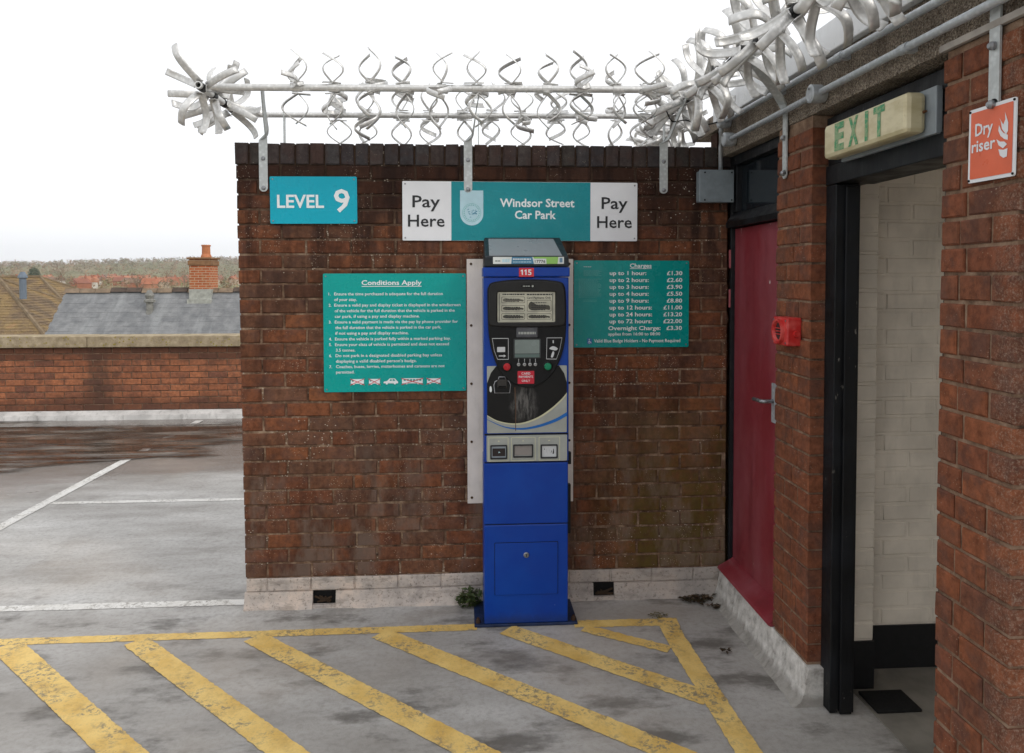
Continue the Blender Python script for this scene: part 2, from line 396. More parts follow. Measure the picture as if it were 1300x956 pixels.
# ------------------------------------------------------------------ bricks
BC = .075
_bm = {}
def brick_mesh(L, H, D, var, m, ch=.0045):
    key = (round(L, 3), round(H, 3), round(D, 3), var, m.name)
    if key in _bm: return _bm[key]
    rg = random.Random(str(key)); j = lambda a: rg.uniform(-a, a)
    x0, x1, z0, z1 = -L / 2, L / 2, -H / 2, H / 2
    fr = [(x0 + ch + j(.002), j(.0012), z0 + ch + j(.0015)), (x1 - ch + j(.002), j(.0012), z0 + ch + j(.0015)), (x1 - ch + j(.002), j(.0012), z1 - ch + j(.0015)), (x0 + ch + j(.002), j(.0012), z1 - ch + j(.0015))]
    ce = (j(.02), -.0006, j(.01))
    md = [(x0 + j(.0018), ch, z0 + j(.0018)), (x1 + j(.0018), ch, z0 + j(.0018)), (x1 + j(.0018), ch, z1 + j(.0018)), (x0 + j(.0018), ch, z1 + j(.0018))]
    bk = [(x0, D, z0), (x1, D, z0), (x1, D, z1), (x0, D, z1)]
    v = fr + md + bk + [ce]; f = [(0, 1, 12), (1, 2, 12), (2, 3, 12), (3, 0, 12), (8, 11, 10, 9)]
    for a in range(4):
        b = (a + 1) % 4; f += [(4 + a, 4 + b, b, a), (8 + a, 8 + b, 4 + b, 4 + a)]
    me = bpy.data.meshes.new('brick'); me.from_pydata(v, [], f); me.materials.append(m); _bm[key] = me
    return me
def put_brick(parent, L, H, D, m, c, rotz=0.0, name='brick', depth_jit=.0025):
    o = link(name, brick_mesh(L, H, D, random.randrange(3), m), None, parent, c, (0, 0, rotz))
    dy = random.uniform(-depth_jit, depth_jit)
    o.location = Vector(c) + Matrix.Rotation(rotz, 3, 'Z') @ Vector((0, dy, 0))
    o.rotation_euler.y = random.uniform(-.004, .004) if L > .05 else 0
    return o

# the pay-station wall: left end leans in towards its foot
WALL_R = 2.513
def wall_left(z): return .019 * (1 - z / 2.3)
wall = empty('brick_wall', 'weathered red brick wall with dark brick coping behind the blue pay machine', 'wall', (0, 0, 0))
mb = MB(); mb.add([(.024, .0062, .145), (WALL_R - .004, .0062, .145), (.006, .0062, 2.30), (WALL_R - .004, .0062, 2.30), (.024, .213, .145), (WALL_R - .004, .213, .145), (.006, .213, 2.30), (WALL_R - .004, .213, 2.30)],
                  [(0, 1, 3, 2), (4, 6, 7, 5), (0, 2, 6, 4), (1, 5, 7, 3), (2, 3, 7, 6), (0, 4, 5, 1)])
mb.build('mortar', M['mortar'], wall)
covers = [(.17, .60, 1.955, 2.19), (.826, 2.03, 1.87, 2.172), (.424, 1.145, 1.10, 1.706), (1.148, 1.70, .52, 1.78), (1.70, 2.303, 1.32, 1.77), (1.24, 1.62, .15, .60)]
infill = MB()
def to_infill(me, c, rotz=0):
    r3 = Matrix.Rotation(rotz, 3, 'Z')
    infill.add([r3 @ q.co + Vector(c) for q in me.vertices], [tuple(p.vertices) for p in me.polygons])
nb = 0
for r in range(28):
    z = .15 + r * BC + BC / 2 + .002; xl = wall_left(z); x = xl; first = True
    while x < WALL_R - .02:
        L = .215 if not (first and r % 2 == 0) else .1025
        if first and r % 2: L = .215
        L = min(L + random.uniform(-.003, .003), WALL_R - x - .002)
        D = .225 if (first and r % 2 == 0) else .1025
        c = (x + L / 2, 0, z)
        hid = any(a - .02 <= x and x + L <= b + .02 and c0 - .02 <= z - .033 and z + .033 <= d0 + .02 for a, b, c0, d0 in covers)
        if hid or L < .03: to_infill(brick_mesh(round(L, 3), .0645, D, random.randrange(3), M['brick']), c)
        else: put_brick(wall, round(L, 3), .0645, D, M['brick'], c); nb += 1
        if first and r % 2: to_infill(brick_mesh(.215, .0645, .1025, 0, M['brick']), (x + .1075, .225, z), math.pi)
        x += L + .0105; first = False
    # rear face
    x = xl + (.2255 if r % 2 else .113)
    while x < WALL_R - .05:
        L = min(.215, WALL_R - x); to_infill(brick_mesh(round(L, 3), .0645, .10, 0, M['brick']), (x + L / 2, .225, z), math.pi); x += .2255
tag(infill.build('brick_infill', M['brick'], wall), kind='stuff')
x = -.004
mb = MB(); mb.box(.004, WALL_R - .004, .006, .213, 2.3002, 2.352); mb.build('mortar', M['mortar'], wall)
i = 0
while x < WALL_R - .03:
    w = .0655 + random.uniform(-.003, .003)
    o = put_brick(wall, round(w, 3), round(.106 + random.uniform(-.003, .003), 3), .222, M['blue_brick'], (x + w / 2, -.003, 2.306), name='coping_brick', depth_jit=.004)
    x += w + .0095

# painted plinth below, with two open weep vents
plinth = empty('painted_plinth', 'flaking whitewashed plinth course along the foot of the brick wall', 'plinth', (0, 0, 0))
x = .022; first = True
while x < WALL_R - .03:
    L = .1025 if first else .215
    L = min(L, WALL_R - x); put_brick(plinth, round(L, 3), .064, .22, M['plinth'], (x + L / 2, -.006, .118), name='painted_brick'); x += L + .006; first = False
mb = MB(); mb.box(.024, WALL_R - .002, .002, .21, .02, .149); mb.build('render_backing', M['plinth'], plinth)
for a, b in ((.015, .357), (.473, 1.803), (1.913, WALL_R - .001)):
    n = max(2, int((b - a) / .06)); mb = MB(); v = []; f = []
    for i in range(n + 1):
        xx = a + (b - a) * i / n; e0 = -.010 + random.uniform(-.003, .003); e1 = -.036 + random.uniform(-.008, .006)
        v += [(xx, .003, .084), (xx, e0, .082 + random.uniform(-.003, .002)), (xx, (e0 + e1) / 2 + .004, .035), (xx, e1, -.003), (xx, .003, -.003)]
    for i in range(n):
        for k in range(5): f.append((i * 5 + k, i * 5 + (k + 1) % 5, i * 5 + 5 + (k + 1) % 5, i * 5 + 5 + k))
    f += [(0, 1, 2, 3, 4), tuple(n * 5 + k for k in (4, 3, 2, 1, 0))]
    mb.add(v, f).build('render_skirt', M['plinth'], plinth, smooth=False)
for a, b in ((.357, .473), (1.803, 1.913)):
    mb = MB(); mb.box(a - .004, b + .004, .0, .0015, .0, .086); mb.build('vent_back', M['dark'], plinth)  # near-black sheet standing in for the shade inside the vent
    mb = MB(); mb.box(a, b, -.028, -.001, -.003, .017, .003); mb.build('vent_sill', M['plinth'], plinth)
    mb = MB(); v = []
    for k in range(9): mb.tube([(a + .006 + random.random() * .10, -.006, .02 + random.random() * .01), (a + .01 + random.random() * .095, -.010, .03 + random.random() * .03)], .005, 5)
    mb.build('debris', plain('vent_debris_%d' % int(a * 10), '#3b2d20', .9), plinth)

# ------------------------------------------------------------------ far parapet
par = empty('parapet_wall', 'low red brick parapet with concrete coping beyond the parking bays', 'wall', (0, 5.5, 0))
M['coping'] = None
g = G('lichen_coping'); P = g.pos()
k = g.ramp(g.noise(P, 9, 7, .7), [(.3, lin('#7d705b')), (.5, lin('#9c8d74')), (.7, lin('#b9a98f'))])
k = g.mix(g.math('MULTIPLY', g.step(g.vor(P, 26), .32, .2), g.step(g.noise(P, 4, 4), .42, .6)), k, lin('#8b7d33'))
g.bump(g.noise(P, 60, 5), .5, .01); M['coping'] = g.done(k, .95, 0, .2)
mb = MB(); mb.box(-32, 3.2, .01, .24, 0, .865); mb.build('mortar', M['mortar2'], par)
pinf = MB()
for r in range(10):
    z = .10 + r * .0765 + .038; x = -5.9 + (.1125 if r % 2 else 0)
    while x < .6:
        if -4.75 < x < -1.2: put_brick(par, .215, .066, .1, M['parapet'], (x + .1075, 0, z))
        else:
            me = brick_mesh(.215, .066, .1, 0, M['parapet']); pinf.add([q.co + Vector((x + .1075, 0, z)) for q in me.vertices], [tuple(p.vertices) for p in me.polygons])
        x += .2255
tag(pinf.build('brick_run', M['parapet'], par), kind='stuff')
mb = MB(); x = -31.0
cop = []
x = -6.95
while x < 1.5:
    mb = MB(); mb.box(x, x + 1.794, -.05, .30, .866, 1.0 + random.uniform(-.003, .003), .008); mb.build('coping_stone', M['coping'], par); x += 1.8
mb = MB(); mb.prism([(-.10, -.002), (-.085, .055), (-.03, .085), (.005, .10), (.012, -.002)], -32, 3.2, 'X'); mb.build('painted_upstand', plain('upstand_white', '#cdcac6', .7, 0, .3, 4, .3, grime=.45), par)

# ------------------------------------------------------------------ stair block on the right (faces -X)
XR = 2.472
ROTX = -math.pi / 2     # a local -Y face turned to face -X
def pier(name, label, y0, y1, zb, courses, A, B, phase, ret=0, m=M['pier'], top=2.303):
    """y0 far edge, y1 near edge (towards the camera)"""
    o = empty(name, label, 'brick pier', (XR, (y0 + y1) / 2, 0))
    yc = (y0 + y1) / 2
    mb = MB(); mb.box(.0065, max(.19, .104 + ret * .2255), y1 - yc + .006, y0 - yc - .008, 0, top); mb.build('mortar', M['mortar2'], o)
    for r in range(courses):
        z = zb + r * BC + BC / 2
        if z + .02 > top: break
        H = min(.0648, (top - z + .032)) if z + .034 > top else .0648
        y = y0; row = A if (r + phase) % 2 == 0 else B; tot = sum(row) + .01 * (len(row) - 1); sc = (y0 - y1) / tot
        for i, L in enumerate(row):
            L = L * sc
            put_brick(o, round(L, 3), round(H, 4), .1025, m, (0, y - L / 2 - yc, z if H > .06 else z - .012), ROTX); y -= L + .01 * sc
        for k in range(ret):
            D0 = .1125 + k * .2255
            put_brick(o, .215, round(H, 4), .1, m, (D0 + .1075, y1 - yc, z if H > .06 else z - .012), 0)
    return o
pier('brick_pier', 'red brick pier between the red door and the black door frame', -.7101, -1.035, .16, 30, [.095, .115, .1], [.165, .145], 0)
pier('brick_pier', 'red brick pier carrying the orange dry riser sign', -1.8404, -2.136, .187 - 2 * BC, 32, [.0725, .12, .09], [.10, .185], 1, ret=2)

# back-up walls, roof slab and ceiling of the block
M['cream'] = plain('cream_wall_paint', '#d3c9ba', .45, 0, .16, 5, .25, grime=.12)
block = empty('stair_block', 'flat roofed stair block of brick and concrete beside the pay station', 'building', (3.6, -1.2, 0))
def blk(name, m, *a, ch=0.0):
    mb = MB(); mb.box(a[0] - 3.6, a[1] - 3.6, a[2] + 1.2, a[3] + 1.2, a[4], a[5], ch); return mb.build(name, m, block)
blk('concrete_beam', M['aggregate'], 2.475, 2.75, -3.6, .05, 2.306, 2.488, ch=.004)
blk('roof_slab', M['aggregate'], 2.52, 5.2, -3.6, .6, 2.49, 2.58)
M['fascia'] = plain('white_fascia', '#e9ebed', .35, 0, .1, 3, 0, grime=.1)
blk('roof_trim', M['fascia'], 2.447, 2.52, -3.6, .06, 2.489, 2.60, ch=.004)
blk('ceiling', M['cream'], 2.76, 5.2, -3.55, .0, 2.40, 2.47)
blk('rear_wall', M['cream'], 4.9, 5.1, -3.6, .6, 0, 2.48)
blk('cupboard_wall', M['mortar2'], 2.66, 2.80, -.93, .2, .0, 2.30)
blk('cupboard_end_wall', M['brick'], 2.53, 4.9, .24, .34, 0, 2.48)
blk('lintel_strip', plain('bare_timber_strip', '#a9a29a', .7, 0, .3, 8, .3), 2.462, 2.476, -3.2, -1.834, 2.304, 2.322)
tf = MB(); tf.box(2.70 - 3.6, 4.9 - 3.6, -3.5 + 1.2, -.75 + 1.2, -.0, .004); tf.build('passage_floor', plain('passage_concrete', '#7d786f', .6, 0, .3, 6, .3), block)

# cream painted brick inside the doorway
cream = empty('painted_brick_wall', 'cream painted brick wall with black skirting inside the exit doorway', 'wall', (3.5, -.8, 0))
mb = MB(); mb.box(2.80 - 3.5, 4.9 - 3.5, .0035, .12, 0, 2.40); mb.build('paint_joint', M['cream'], cream)
mb = MB(); mb.box(2.67 - 3.5, 2.79 - 3.5, -.1465, .0, 0, 2.40); mb.build('paint_joint', M['cream'], cream)
for r in range(30):
    z = .19 + r * BC + .0375
    if z > 2.36: break
    x = 2.80 + (0 if r % 2 else -.1125)
    while x < 3.95:
        a, b = max(x, 2.795), x + .217
        if b - a > .03: put_brick(cream, round(b - a, 3), .067, .05, M['cream'], ((a + b) / 2 - 3.5, 0, z), name='painted_brick', depth_jit=.0012)
        x += .2255
    put_brick(cream, .1235, .067, .05, M['cream'], (2.7315 - 3.5, -.15, z + .012), name='painted_brick', depth_jit=.0012)
M['skirt'] = plain('black_skirting', '#0d0d0e', .55, 0, .4, 10)
mb = MB(); mb.box(2.797 - 3.5, 4.9 - 3.5, -.006, .002, .004, .19); mb.build('skirting', M['skirt'], cream)
mb = MB(); mb.box(2.668 - 3.5, 2.795 - 3.5, -.157, -.147, .004, .20); mb.build('skirting', M['skirt'], cream)
mb = MB(); mb.box(-.09, .09, -.085, .06, 0, .012, .004); tag(mb.build('door_mat', plain('black_mat', '#141312', .95, 0, .3, 40, .6), None, (2.80, -1.05, .005)), 'small black mat on the floor just inside the exit doorway', 'mat')

# black doorway frame with head boards
fr = empty('door_frame', 'chipped black timber frame around the open exit doorway', 'door frame', (2.53, -1.43, 0))
g = G('chipped_black_paint'); P = g.pos()
k = g.mix(g.step(g.noise(P, 6, 5), .4, .7), lin('#0c0d0f'), lin('#17191d'))
ck = g.math('MULTIPLY', g.step(g.noise(g.scale(P, (40, 40, 14)), 1.0, 6, .7), .64, .68), g.step(g.noise(g.scale(P, (2, 2, 1.2), (1, 3, 5)), 1.5, 3), .48, .6))
k = g.mix(ck, k, lin('#8d8880')); g.bump(g.noise(g.scale(P, (30, 30, 3)), 2, 4), .4, .003)
M['chip'] = g.done(k, g.step(g.noise(P, 12), .3, .7, .4, .62), 0, .3)
def fb(name, m, *a, ch=.003):
    mb = MB(); mb.box(a[0] - 2.53, a[1] - 2.53, a[2] + 1.43, a[3] + 1.43, a[4], a[5], ch); return mb.build(name, m, fr)
fb('jamb', M['chip'], 2.530, 2.625, -1.117, -1.038, .004, 2.03)
fb('jamb_stop', M['chip'], 2.565, 2.612, -1.128, -1.119, .004, 2.02)
fb('jamb', M['chip'], 2.530, 2.625, -1.838, -1.765, .004, 2.03)
fb('head_rail', M['chip'], 2.527, 2.66, -1.838, -1.038, 2.032, 2.105)
fb('head_board', M['chip'], 2.536, 2.70, -1.838, -1.038, 2.107, 2.225)
fb('head_board', M['chip'], 2.530, 2.70, -1.838, -1.038, 2.227, 2.288)
fb('head_lining', M['chip'], 2.662, 2.72, -1.838, -1.038, 2.04, 2.10)

# red door, transom and weather bar
g = G('red_door_paint'); P = g.pos()
k = g.mix(g.step(g.noise(g.scale(P, (3, 3, .8)), 1.6, 6, .6), .35, .7), lin('#7f2a33'), lin('#8a444c'))
k = g.mix(g.math('MULTIPLY', g.step(g.noise(g.scale(P, (6, 6, 1.0)), 1.5, 6), .52, .72), .5), k, lin('#651f26'))
wh = g.math('MULTIPLY', g.step(g.noise(g.scale(P, (30, 30, 12)), 1, 4), .68, .70), g.step(g.noise(P, 3), .5, .6))
k = g.mix(wh, k, lin('#c9b9b5')); M['red'] = g.done(k, g.step(g.noise(P, 8), .3, .7, .32, .5))
door = empty('red_door', 'scuffed red painted door beside the grey junction box', 'door', (2.53, -.35, 0))
def db(name, m, *a, ch=.002):
    mb = MB(); mb.box(a[0] - 2.53, a[1] - 2.53, a[2] + .35, a[3] + .35, a[4], a[5], ch); return mb.build(name, m, door)
db('door_leaf', M['red'], 2.540, 2.58, -.70, -.028, .165, 1.932)
db('frame_post', M['black'], 2.522, 2.60, -.024, .0, .15, 2.30)
db('frame_post', M['black'], 2.545, 2.60, -.709, -.702, .15, 2.30)
mb = MB(); mb.prism([(-.03, 1.938), (.07, 1.938), (.07, 2.015), (.005, 2.015), (-.03, 1.965)], -.36, .3499, 'Y')
mb.v = [(p[0], p[1], p[2]) for p in mb.v]; mb.build('transom_rail', M['chip'], door)
db('transom_head', M['chip'], 2.520, 2.60, -.709, -.025, 2.255, 2.303)
db('transom_bar', M['black'], 2.528, 2.60, -.075, -.026, 2.017, 2.253)
gl = G('transom_glass'); M['tglass'] = gl.done((.012, .016, .02, 1), .08, 0, .6)
db('transom_pane', M['tglass'], 2.555, 2.565, -.705, -.077, 2.017, 2.253, ch=0)
mb = MB(); mb.prism([(.0095, .158), (.0095, .212), (-.028, .190), (-.066, .170), (-.074, .158), (-.064, .152)], -.352, .318, 'Y'); mb.build('weather_bar', M['red'], door)
for z in (1.575, 1.78):
    db('hinge', plain('hinge_paint_%d' % int(z * 100), '#a55a60', .4), 2.515, 2.5215, -.022, -.004, z - .05, z + .045)
hn = MB(); hn.tube([(.012, -.198, 1.118), (-.045, -.198, 1.118), (-.05, -.190, 1.118), (-.05, -.10, 1.115)], .009, 8); h = hn.build('handle', M['bolt'], door, smooth=True)
mb = MB(); mb.box(.004, .0095, -.222, -.176, 1.02, 1.20, .001); mb.build('handle_plate', M['conduit'], door)
mb = MB(); mb.box(.0, .012, -.30, .33, .10, .166); mb.build('threshold', M['black'], door)

# rendered kerb and mortar fillet below the door and pier
kerb = empty('rendered_kerb', 'rough white rendered kerb below the red door and pier', 'kerb', (2.47, -.5, 0))
v, f = [], []; n = 60
for i in range(n + 1):
    y = -.035 - 1.03 * i / n
    q = lambda a: random.uniform(-a, a) * .45
    v += [(.06, y + .5, .152), (.002 + q(.003), y + .5, .151 + q(.003)), (-.008 + q(.004), y + .5, .11 + q(.004)), (-.014 + q(.004), y + .5, .065 + q(.004)), (-.028 + q(.006), y + .5, .022 + q(.003)), (-.062 + q(.012), y + .5, -.003), (.06, y + .5, -.003)]
for i in range(n):
    for k in range(7): f.append((i * 7 + k, i * 7 + (k + 1) % 7, i * 7 + 7 + (k + 1) % 7, i * 7 + 7 + k))
f += [tuple(range(7)), tuple(n * 7 + k for k in range(6, -1, -1))]
g = G('kerb_render'); P = g.pos(); x, y, z = g.xyz(P)
k = g.ramp(g.noise(P, 20, 7, .72), [(.3, lin('#85807a')), (.47, lin('#b8b4ae')), (.66, lin('#d3cfc9'))])
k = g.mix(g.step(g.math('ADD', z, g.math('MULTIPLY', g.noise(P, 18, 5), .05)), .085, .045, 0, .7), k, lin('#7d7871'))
g.bump(g.math('ADD', g.noise(P, 60, 6, .75), g.noise(P, 170, 3)), .35, .004); M['kerb'] = g.done(k, .9, 0, .2)
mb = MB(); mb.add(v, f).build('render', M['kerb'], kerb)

# ------------------------------------------------------------------ things fixed to the stair block
# conduits
def conduit(label, ya, za, yb, zb, discs):
    o = empty('conduit', label, 'conduit', (2.44, (ya + yb) / 2, za)); yc = (ya + yb) / 2
    mb = MB(); mb.tube([(0, ya - yc, 0), (.002, (ya + yb) / 2 - yc, (zb - za) / 2 + .003), (0, yb - yc, zb - za)], .0125, 12); mb.build('pipe', M['conduit'], o, smooth=True)
    for d, disc in discs:
        t = (d - ya) / (yb - ya); z = (zb - za) * t + .002
        if disc:
            mb = MB(); mb.lathe([(.026, -.03), (.034, -.026), (.034, .012), (.03, .03)], (0, d - yc, z), 'X', 20); b = mb.build('junction_cap', M['conduit'], o)
            mb = MB(); mb.lathe([(.005, -.033), (.005, -.028)], (0, d - yc, z + .018), 'X', 8); mb.build('screw', M['bolt'], b)
        else:
            mb = MB(); mb.lathe([(.0155, -.022), (.0155, .022)], (.001, d - yc, z), 'Y', 12); mb.box(.012, .034, d - yc - .012, d - yc + .012, z - .012, z + .012); mb.build('saddle', M['conduit'], o)
    return o
conduit('upper grey steel conduit running along the concrete beam', -.10, 2.462, -3.0, 2.420, ((-.13, 1), (-.78, 0), (-1.31, 0), (-2.2, 0)))
conduit('lower grey steel conduit running along the concrete beam', -.19, 2.358, -3.0, 2.352, ((-.205, 1), (-1.14, 1), (-1.7, 0)))
jb = empty('junction_box', 'grey square junction box on the brick wall beside the red door', 'junction box', (2.426, -.005, 2.065))
M['jgrey'] = plain('junction_grey', '#7d868b', .5, 0, .15, 20, .2)
mb = MB(); mb.box(-.088, .088, -.055, .0, .003, .162, .006); mb.build('case', M['jgrey'], jb)
mb = MB(); mb.box(-.091, .091, -.067, -.056, 0, .166, .004); mb.build('lid', M['jgrey'], jb)
for sx in (-.062, .078):
    for sz in (.012, .152):
        mb = MB(); mb.lathe([(.0045, -.069), (.0045, -.060)], (sx, 0, sz), 'Y', 8); mb.build('screw', M['dark'], jb)
mb = MB(); mb.tube([(.03, -.035, .164), (.03, -.035, .29), (.022, -.06, .36), (.014, -.09, .385)], .011, 10); mb.build('riser_pipe', M['conduit'], jb, smooth=True)

# exit light
ex = empty('exit_light', 'yellowed exit sign light with worn green letters above the doorway', 'exit sign', (2.53, -1.44, 2.10))
M['yell'] = None
g = G('aged_diffuser'); P = g.pos()
k = g.mix(g.step(g.noise(g.scale(P, (2, 4, 9)), 3, 5), .35, .7), lin('#cdc3a0'), lin('#b7ab84'))
k = g.mix(g.step(g.noise(P, 40, 5, .7), .6, .75, 0, .45), k, lin('#8c7a52'))
g.bump(g.noise(P, 6, 2), .05, .01); M['yell'] = g.done(k, .32, 0, .5); g.p.inputs['Subsurface Weight'].default_value = .0
mb = MB(); mb.box(-.0825, -.018, -.262, .262, .008, .132, .016); mb.build('diffuser', M['yell'], ex)
mb = MB(); mb.box(-.017, .004, -.305, .255, .0, .14, .003); mb.build('back_plate', plain('exit_plate', '#8d959a', .45), ex)
mb = MB(); mb.lathe([(.005, -.0), (.004, -.012)], (-.03, -.265, .07), 'Y', 8); mb.build('screw', plain('rusty_screw', '#5a3a22', .8), ex)
g = G('worn_green_print'); P = g.pos()
wv = g.math('MULTIPLY', g.step(g.noise(g.scale(P, (30, 30, 60)), 1, 6, .7), .46, .56), 1.0)
M['egreen'] = g.done(g.mix(g.math('MULTIPLY', wv, .45), lin('#2f8a57'), lin('#b5ac86')), .4)
for i, (ch_, yy) in enumerate((('E', 1.300), ('X', 1.396), ('I', 1.480), ('T', 1.555))):
    text(ch_, ex, M['egreen'], 0, 0, .088, 0, width=.066 if ch_ != 'I' else .02, align='C', bold=.045, loc=(-.0838, -yy + 1.44, .030), rot=(0, 0, ROTX))

# dry riser sign
dr = empty('dry_riser_sign', 'orange sign with white border reading Dry riser with flames', 'sign', (XR - .008, -2.05, 1.9245), (0, R(.6), ROTX))
M['signwhite'] = plain('sign_white', '#dfe0e2', .35, 0, .05, 6)
M['orange'] = plain('faded_orange', '#d9694a', .35, 0, .1, 9)
flat2d('panel', [rrect(-.085, .085, 0, .19, .006)], M['signwhite'], dr, 0, .004)
flat2d('orange_field', [rrect(-.077, .077, .009, .181, .004)], M['orange'], dr, -.0028)
text('Dry', dr, M['signwhite'], -.058, .119, .031, -.004, width=.066, bold=.02)
text('riser', dr, M['signwhite'], -.070, .078, .030, -.004, width=.088, bold=.02)
for k, pts in enumerate(([(.030, .150), (.036, .140), (.041, .120), (.056, .104), (.062, .112), (.062, .132), (.050, .160), (.052, .142), (.045, .130)],
                         [(.028, .118), (.036, .104), (.050, .094), (.062, .090), (.062, .102), (.046, .110), (.038, .118), (.030, .132)],
                         [(.022, .098), (.030, .082), (.046, .072), (.060, .080), (.050, .088), (.036, .090)],
                         [(.030, .072), (.036, .056), (.048, .048), (.060, .050), (.062, .070), (.048, .068)])):
    flat2d('flame', [pts], M['signwhite'], dr, -.004)
for sx in (-.08, .08):
    for sz in (.006, .184):
        mb = MB(); mb.lathe([(.0032, -.0045), (.0032, -.002)], (sx, 0, sz), 'Y', 8); mb.build('screw', M['dark'], dr)

# red sounder
sr = empty('alarm_sounder', 'red square alarm sounder on the brick pier beside the red door', 'alarm', (XR, -.891, 1.405), (0, 0, ROTX))
g = G('faded_red_plastic'); P = g.pos()
k = g.mix(g.step(g.noise(P, 22, 5), .4, .7), lin('#b52422'), lin('#c8504a')); M['sred'] = g.done(k, .4)
mb = MB(); mb.box(-.069, .069, -.058, .004, 0, .114, .007); mb.build('housing', M['sred'], sr)
mb = MB(); mb.lathe([(.053, -.05), (.051, -.072), (.041, -.072), (.035, -.0575)], (0, 0, .057), 'Y', 24); mb.build('horn', M['sred'], sr, smooth=False)
mb = MB(); mb.lathe([(.038, -.0600), (.010, -.0604)], (0, 0, .057), 'Y', 20); mb.build('horn_mouth', plain('sounder_grey', '#3a2a2a', .7), sr)
for k in range(3):
    mb = MB(); mb.tube([(-.030, -.063, .045 + k * .012), (.030, -.063, .045 + k * .012)], .0025, 6); mb.build('grille_bar', M['sred'], sr)
for sx in (-.058, .058):
    for sz in (.012, .102):
        mb = MB(); mb.lathe([(.004, -.060), (.004, -.056)], (sx, 0, sz), 'Y', 8); mb.build('screw', M['bolt'], sr)
mb = MB(); mb.lathe([(.014, .0), (.012, .012)], (.069, -.02, .05), 'X', 12); mb.build('cable_gland', M['sred'], sr)

# ------------------------------------------------------------------ signs on the brick wall
M['teal9'] = plain('teal_blue_sign', '#00a2b8', .3, 0, .04, 5, 0, .25)
M['teal'] = plain('teal_sign', '#009a92', .28, 0, .05, 5, 0, .25)
M['teal_d'] = plain('deep_teal_sign', '#008b86', .26, 0, .06, 5, 0, .3)  # charges sign: the shade it stands in is put into the teal
M['teal_p'] = plain('green_blue_sign', '#12868e', .3, 0, .05, 5, 0, .25)
M['print'] = plain('white_print', '#e4e8e8', .4, 0, .03, 5)
M['print_dark'] = plain('charcoal_print', '#2a2b2d', .4)
M['print_red'] = plain('red_print', '#c3323f', .4)
M['pale'] = plain('pale_blue_print', '#b4d4de', .4)
M['faint'] = plain('faint_print', '#5fb0ab', .4)
def sign(name, label, x, z, w, h, m, tilt=0.0, screws=True):
    o = empty(name, label, 'sign', (x, -.0065, z), (0, tilt, 0))
    flat2d('panel', [rrect(0, w, 0, h, .006)], m, o, 0, .005)
    if screws:
        for sx in (.014, w - .014):
            for sz in (.014, h - .014):
                mb = MB(); mb.lathe([(.0035, -.0055), (.0045, -.0025)], (sx, 0, sz), 'Y', 8); mb.build('screw', M['bolt'], o)
    return o
TY = -.0040
def words(parent, m, x0, x1, z, h, y):
    """a line of print too small to read"""
    sp = []; x = x0
    while x < x1 - .003:
        w = min(random.uniform(.005, .013), x1 - x); sp.append([(x, z), (x + w, z), (x + w, z + h), (x, z + h)]); x += w + .0022
    return flat2d('fine_print', sp, m, parent, y)
s = sign('level_sign', 'turquoise sign reading LEVEL 9 in white', .168, 1.955, .431, .236, M['teal9'], R(-.2))
def cv(x0, y1, sc, W): return lambda px, py: ((px - x0) * sc, (y1 - py) * sc)
q = cv(457, 745, .431 / 348, 0)
a = q(485, 680); text('LEVEL', s, M['print'], a[0], a[1], .064, TY, width=.232, bold=.02)
a = q(712, 696); text('9', s, M['print'], a[0], a[1], .112, TY, width=.079, bold=.016)

s = sign('pay_here_sign', 'long white and teal sign reading Pay Here, Windsor Street Car Park', .825, 1.872, 1.204, .300, M['signwhite'], R(.12))
flat2d('teal_field', [rrect(.247, .960, .001, .299, .0005)], M['teal_p'], s, -.0032)
q = cv(35, 813, 1.204 / 950, 0)
for t, x0, x1, yb in (('Pay', 75, 185, 680), ('Here', 57, 203, 757), ('Pay', 838, 945, 682), ('Here', 820, 963, 759)):
    a = q(x0, yb); text(t, s, M['print_dark'], a[0], a[1], .060, TY, width=(x1 - x0) * 1.204 / 950, bold=.012)
for t, x0, x1, yb in (('Windsor Street', 425, 727, 676), ('Car Park', 485, 652, 724)):
    a = q(x0, yb); text(t, s, M['print'], a[0], a[1], .041, TY, width=(x1 - x0) * 1.204 / 950, bold=.022)
a = q(265, 612); b = q(358, 752); cx = (a[0] + b[0]) / 2; rr = (b[0] - a[0]) / 2
shield = [(a[0], a[1]), (a[0], b[1] + rr)] + [(cx + rr * math.cos(R(180 + 180 * k / 16)), b[1] + rr + rr * math.sin(R(180 + 180 * k / 16))) for k in range(1, 16)] + [(b[0], b[1] + rr), (b[0], a[1])]
M['crest'] = plain('crest_blue', '#3f86a3', .4)
sh = flat2d('shield', [shield], M['pale'], s, TY)
cz = b[1] + rr + .006
flat2d('ring', [circle(cx, cz, .047, 28), circle(cx, cz, .0455, 28)], M['faint'], sh, TY - .0008)
for k in range(26):
    an = R(360 * k / 26 + 7); flat2d('ring_mark', [circle(cx + .0385 * math.cos(an), cz + .0385 * math.sin(an), .0028, 5)], M['faint'], sh, TY - .0008)
for k in range(22):
    an = random.random() * 6.28; rd = .027 * math.sqrt(random.random()); ww = random.uniform(.003, .006)
    flat2d('crest_leaf', [spline([(cx + rd * math.cos(an) + ww * math.cos(an + t), cz + rd * math.sin(an) + ww * .6 * math.sin(an * 2 + t)) for t in (0, 1.6, 3.1, 4.7)], 2)], M['crest'], sh, TY - .0008 - k * .00001)

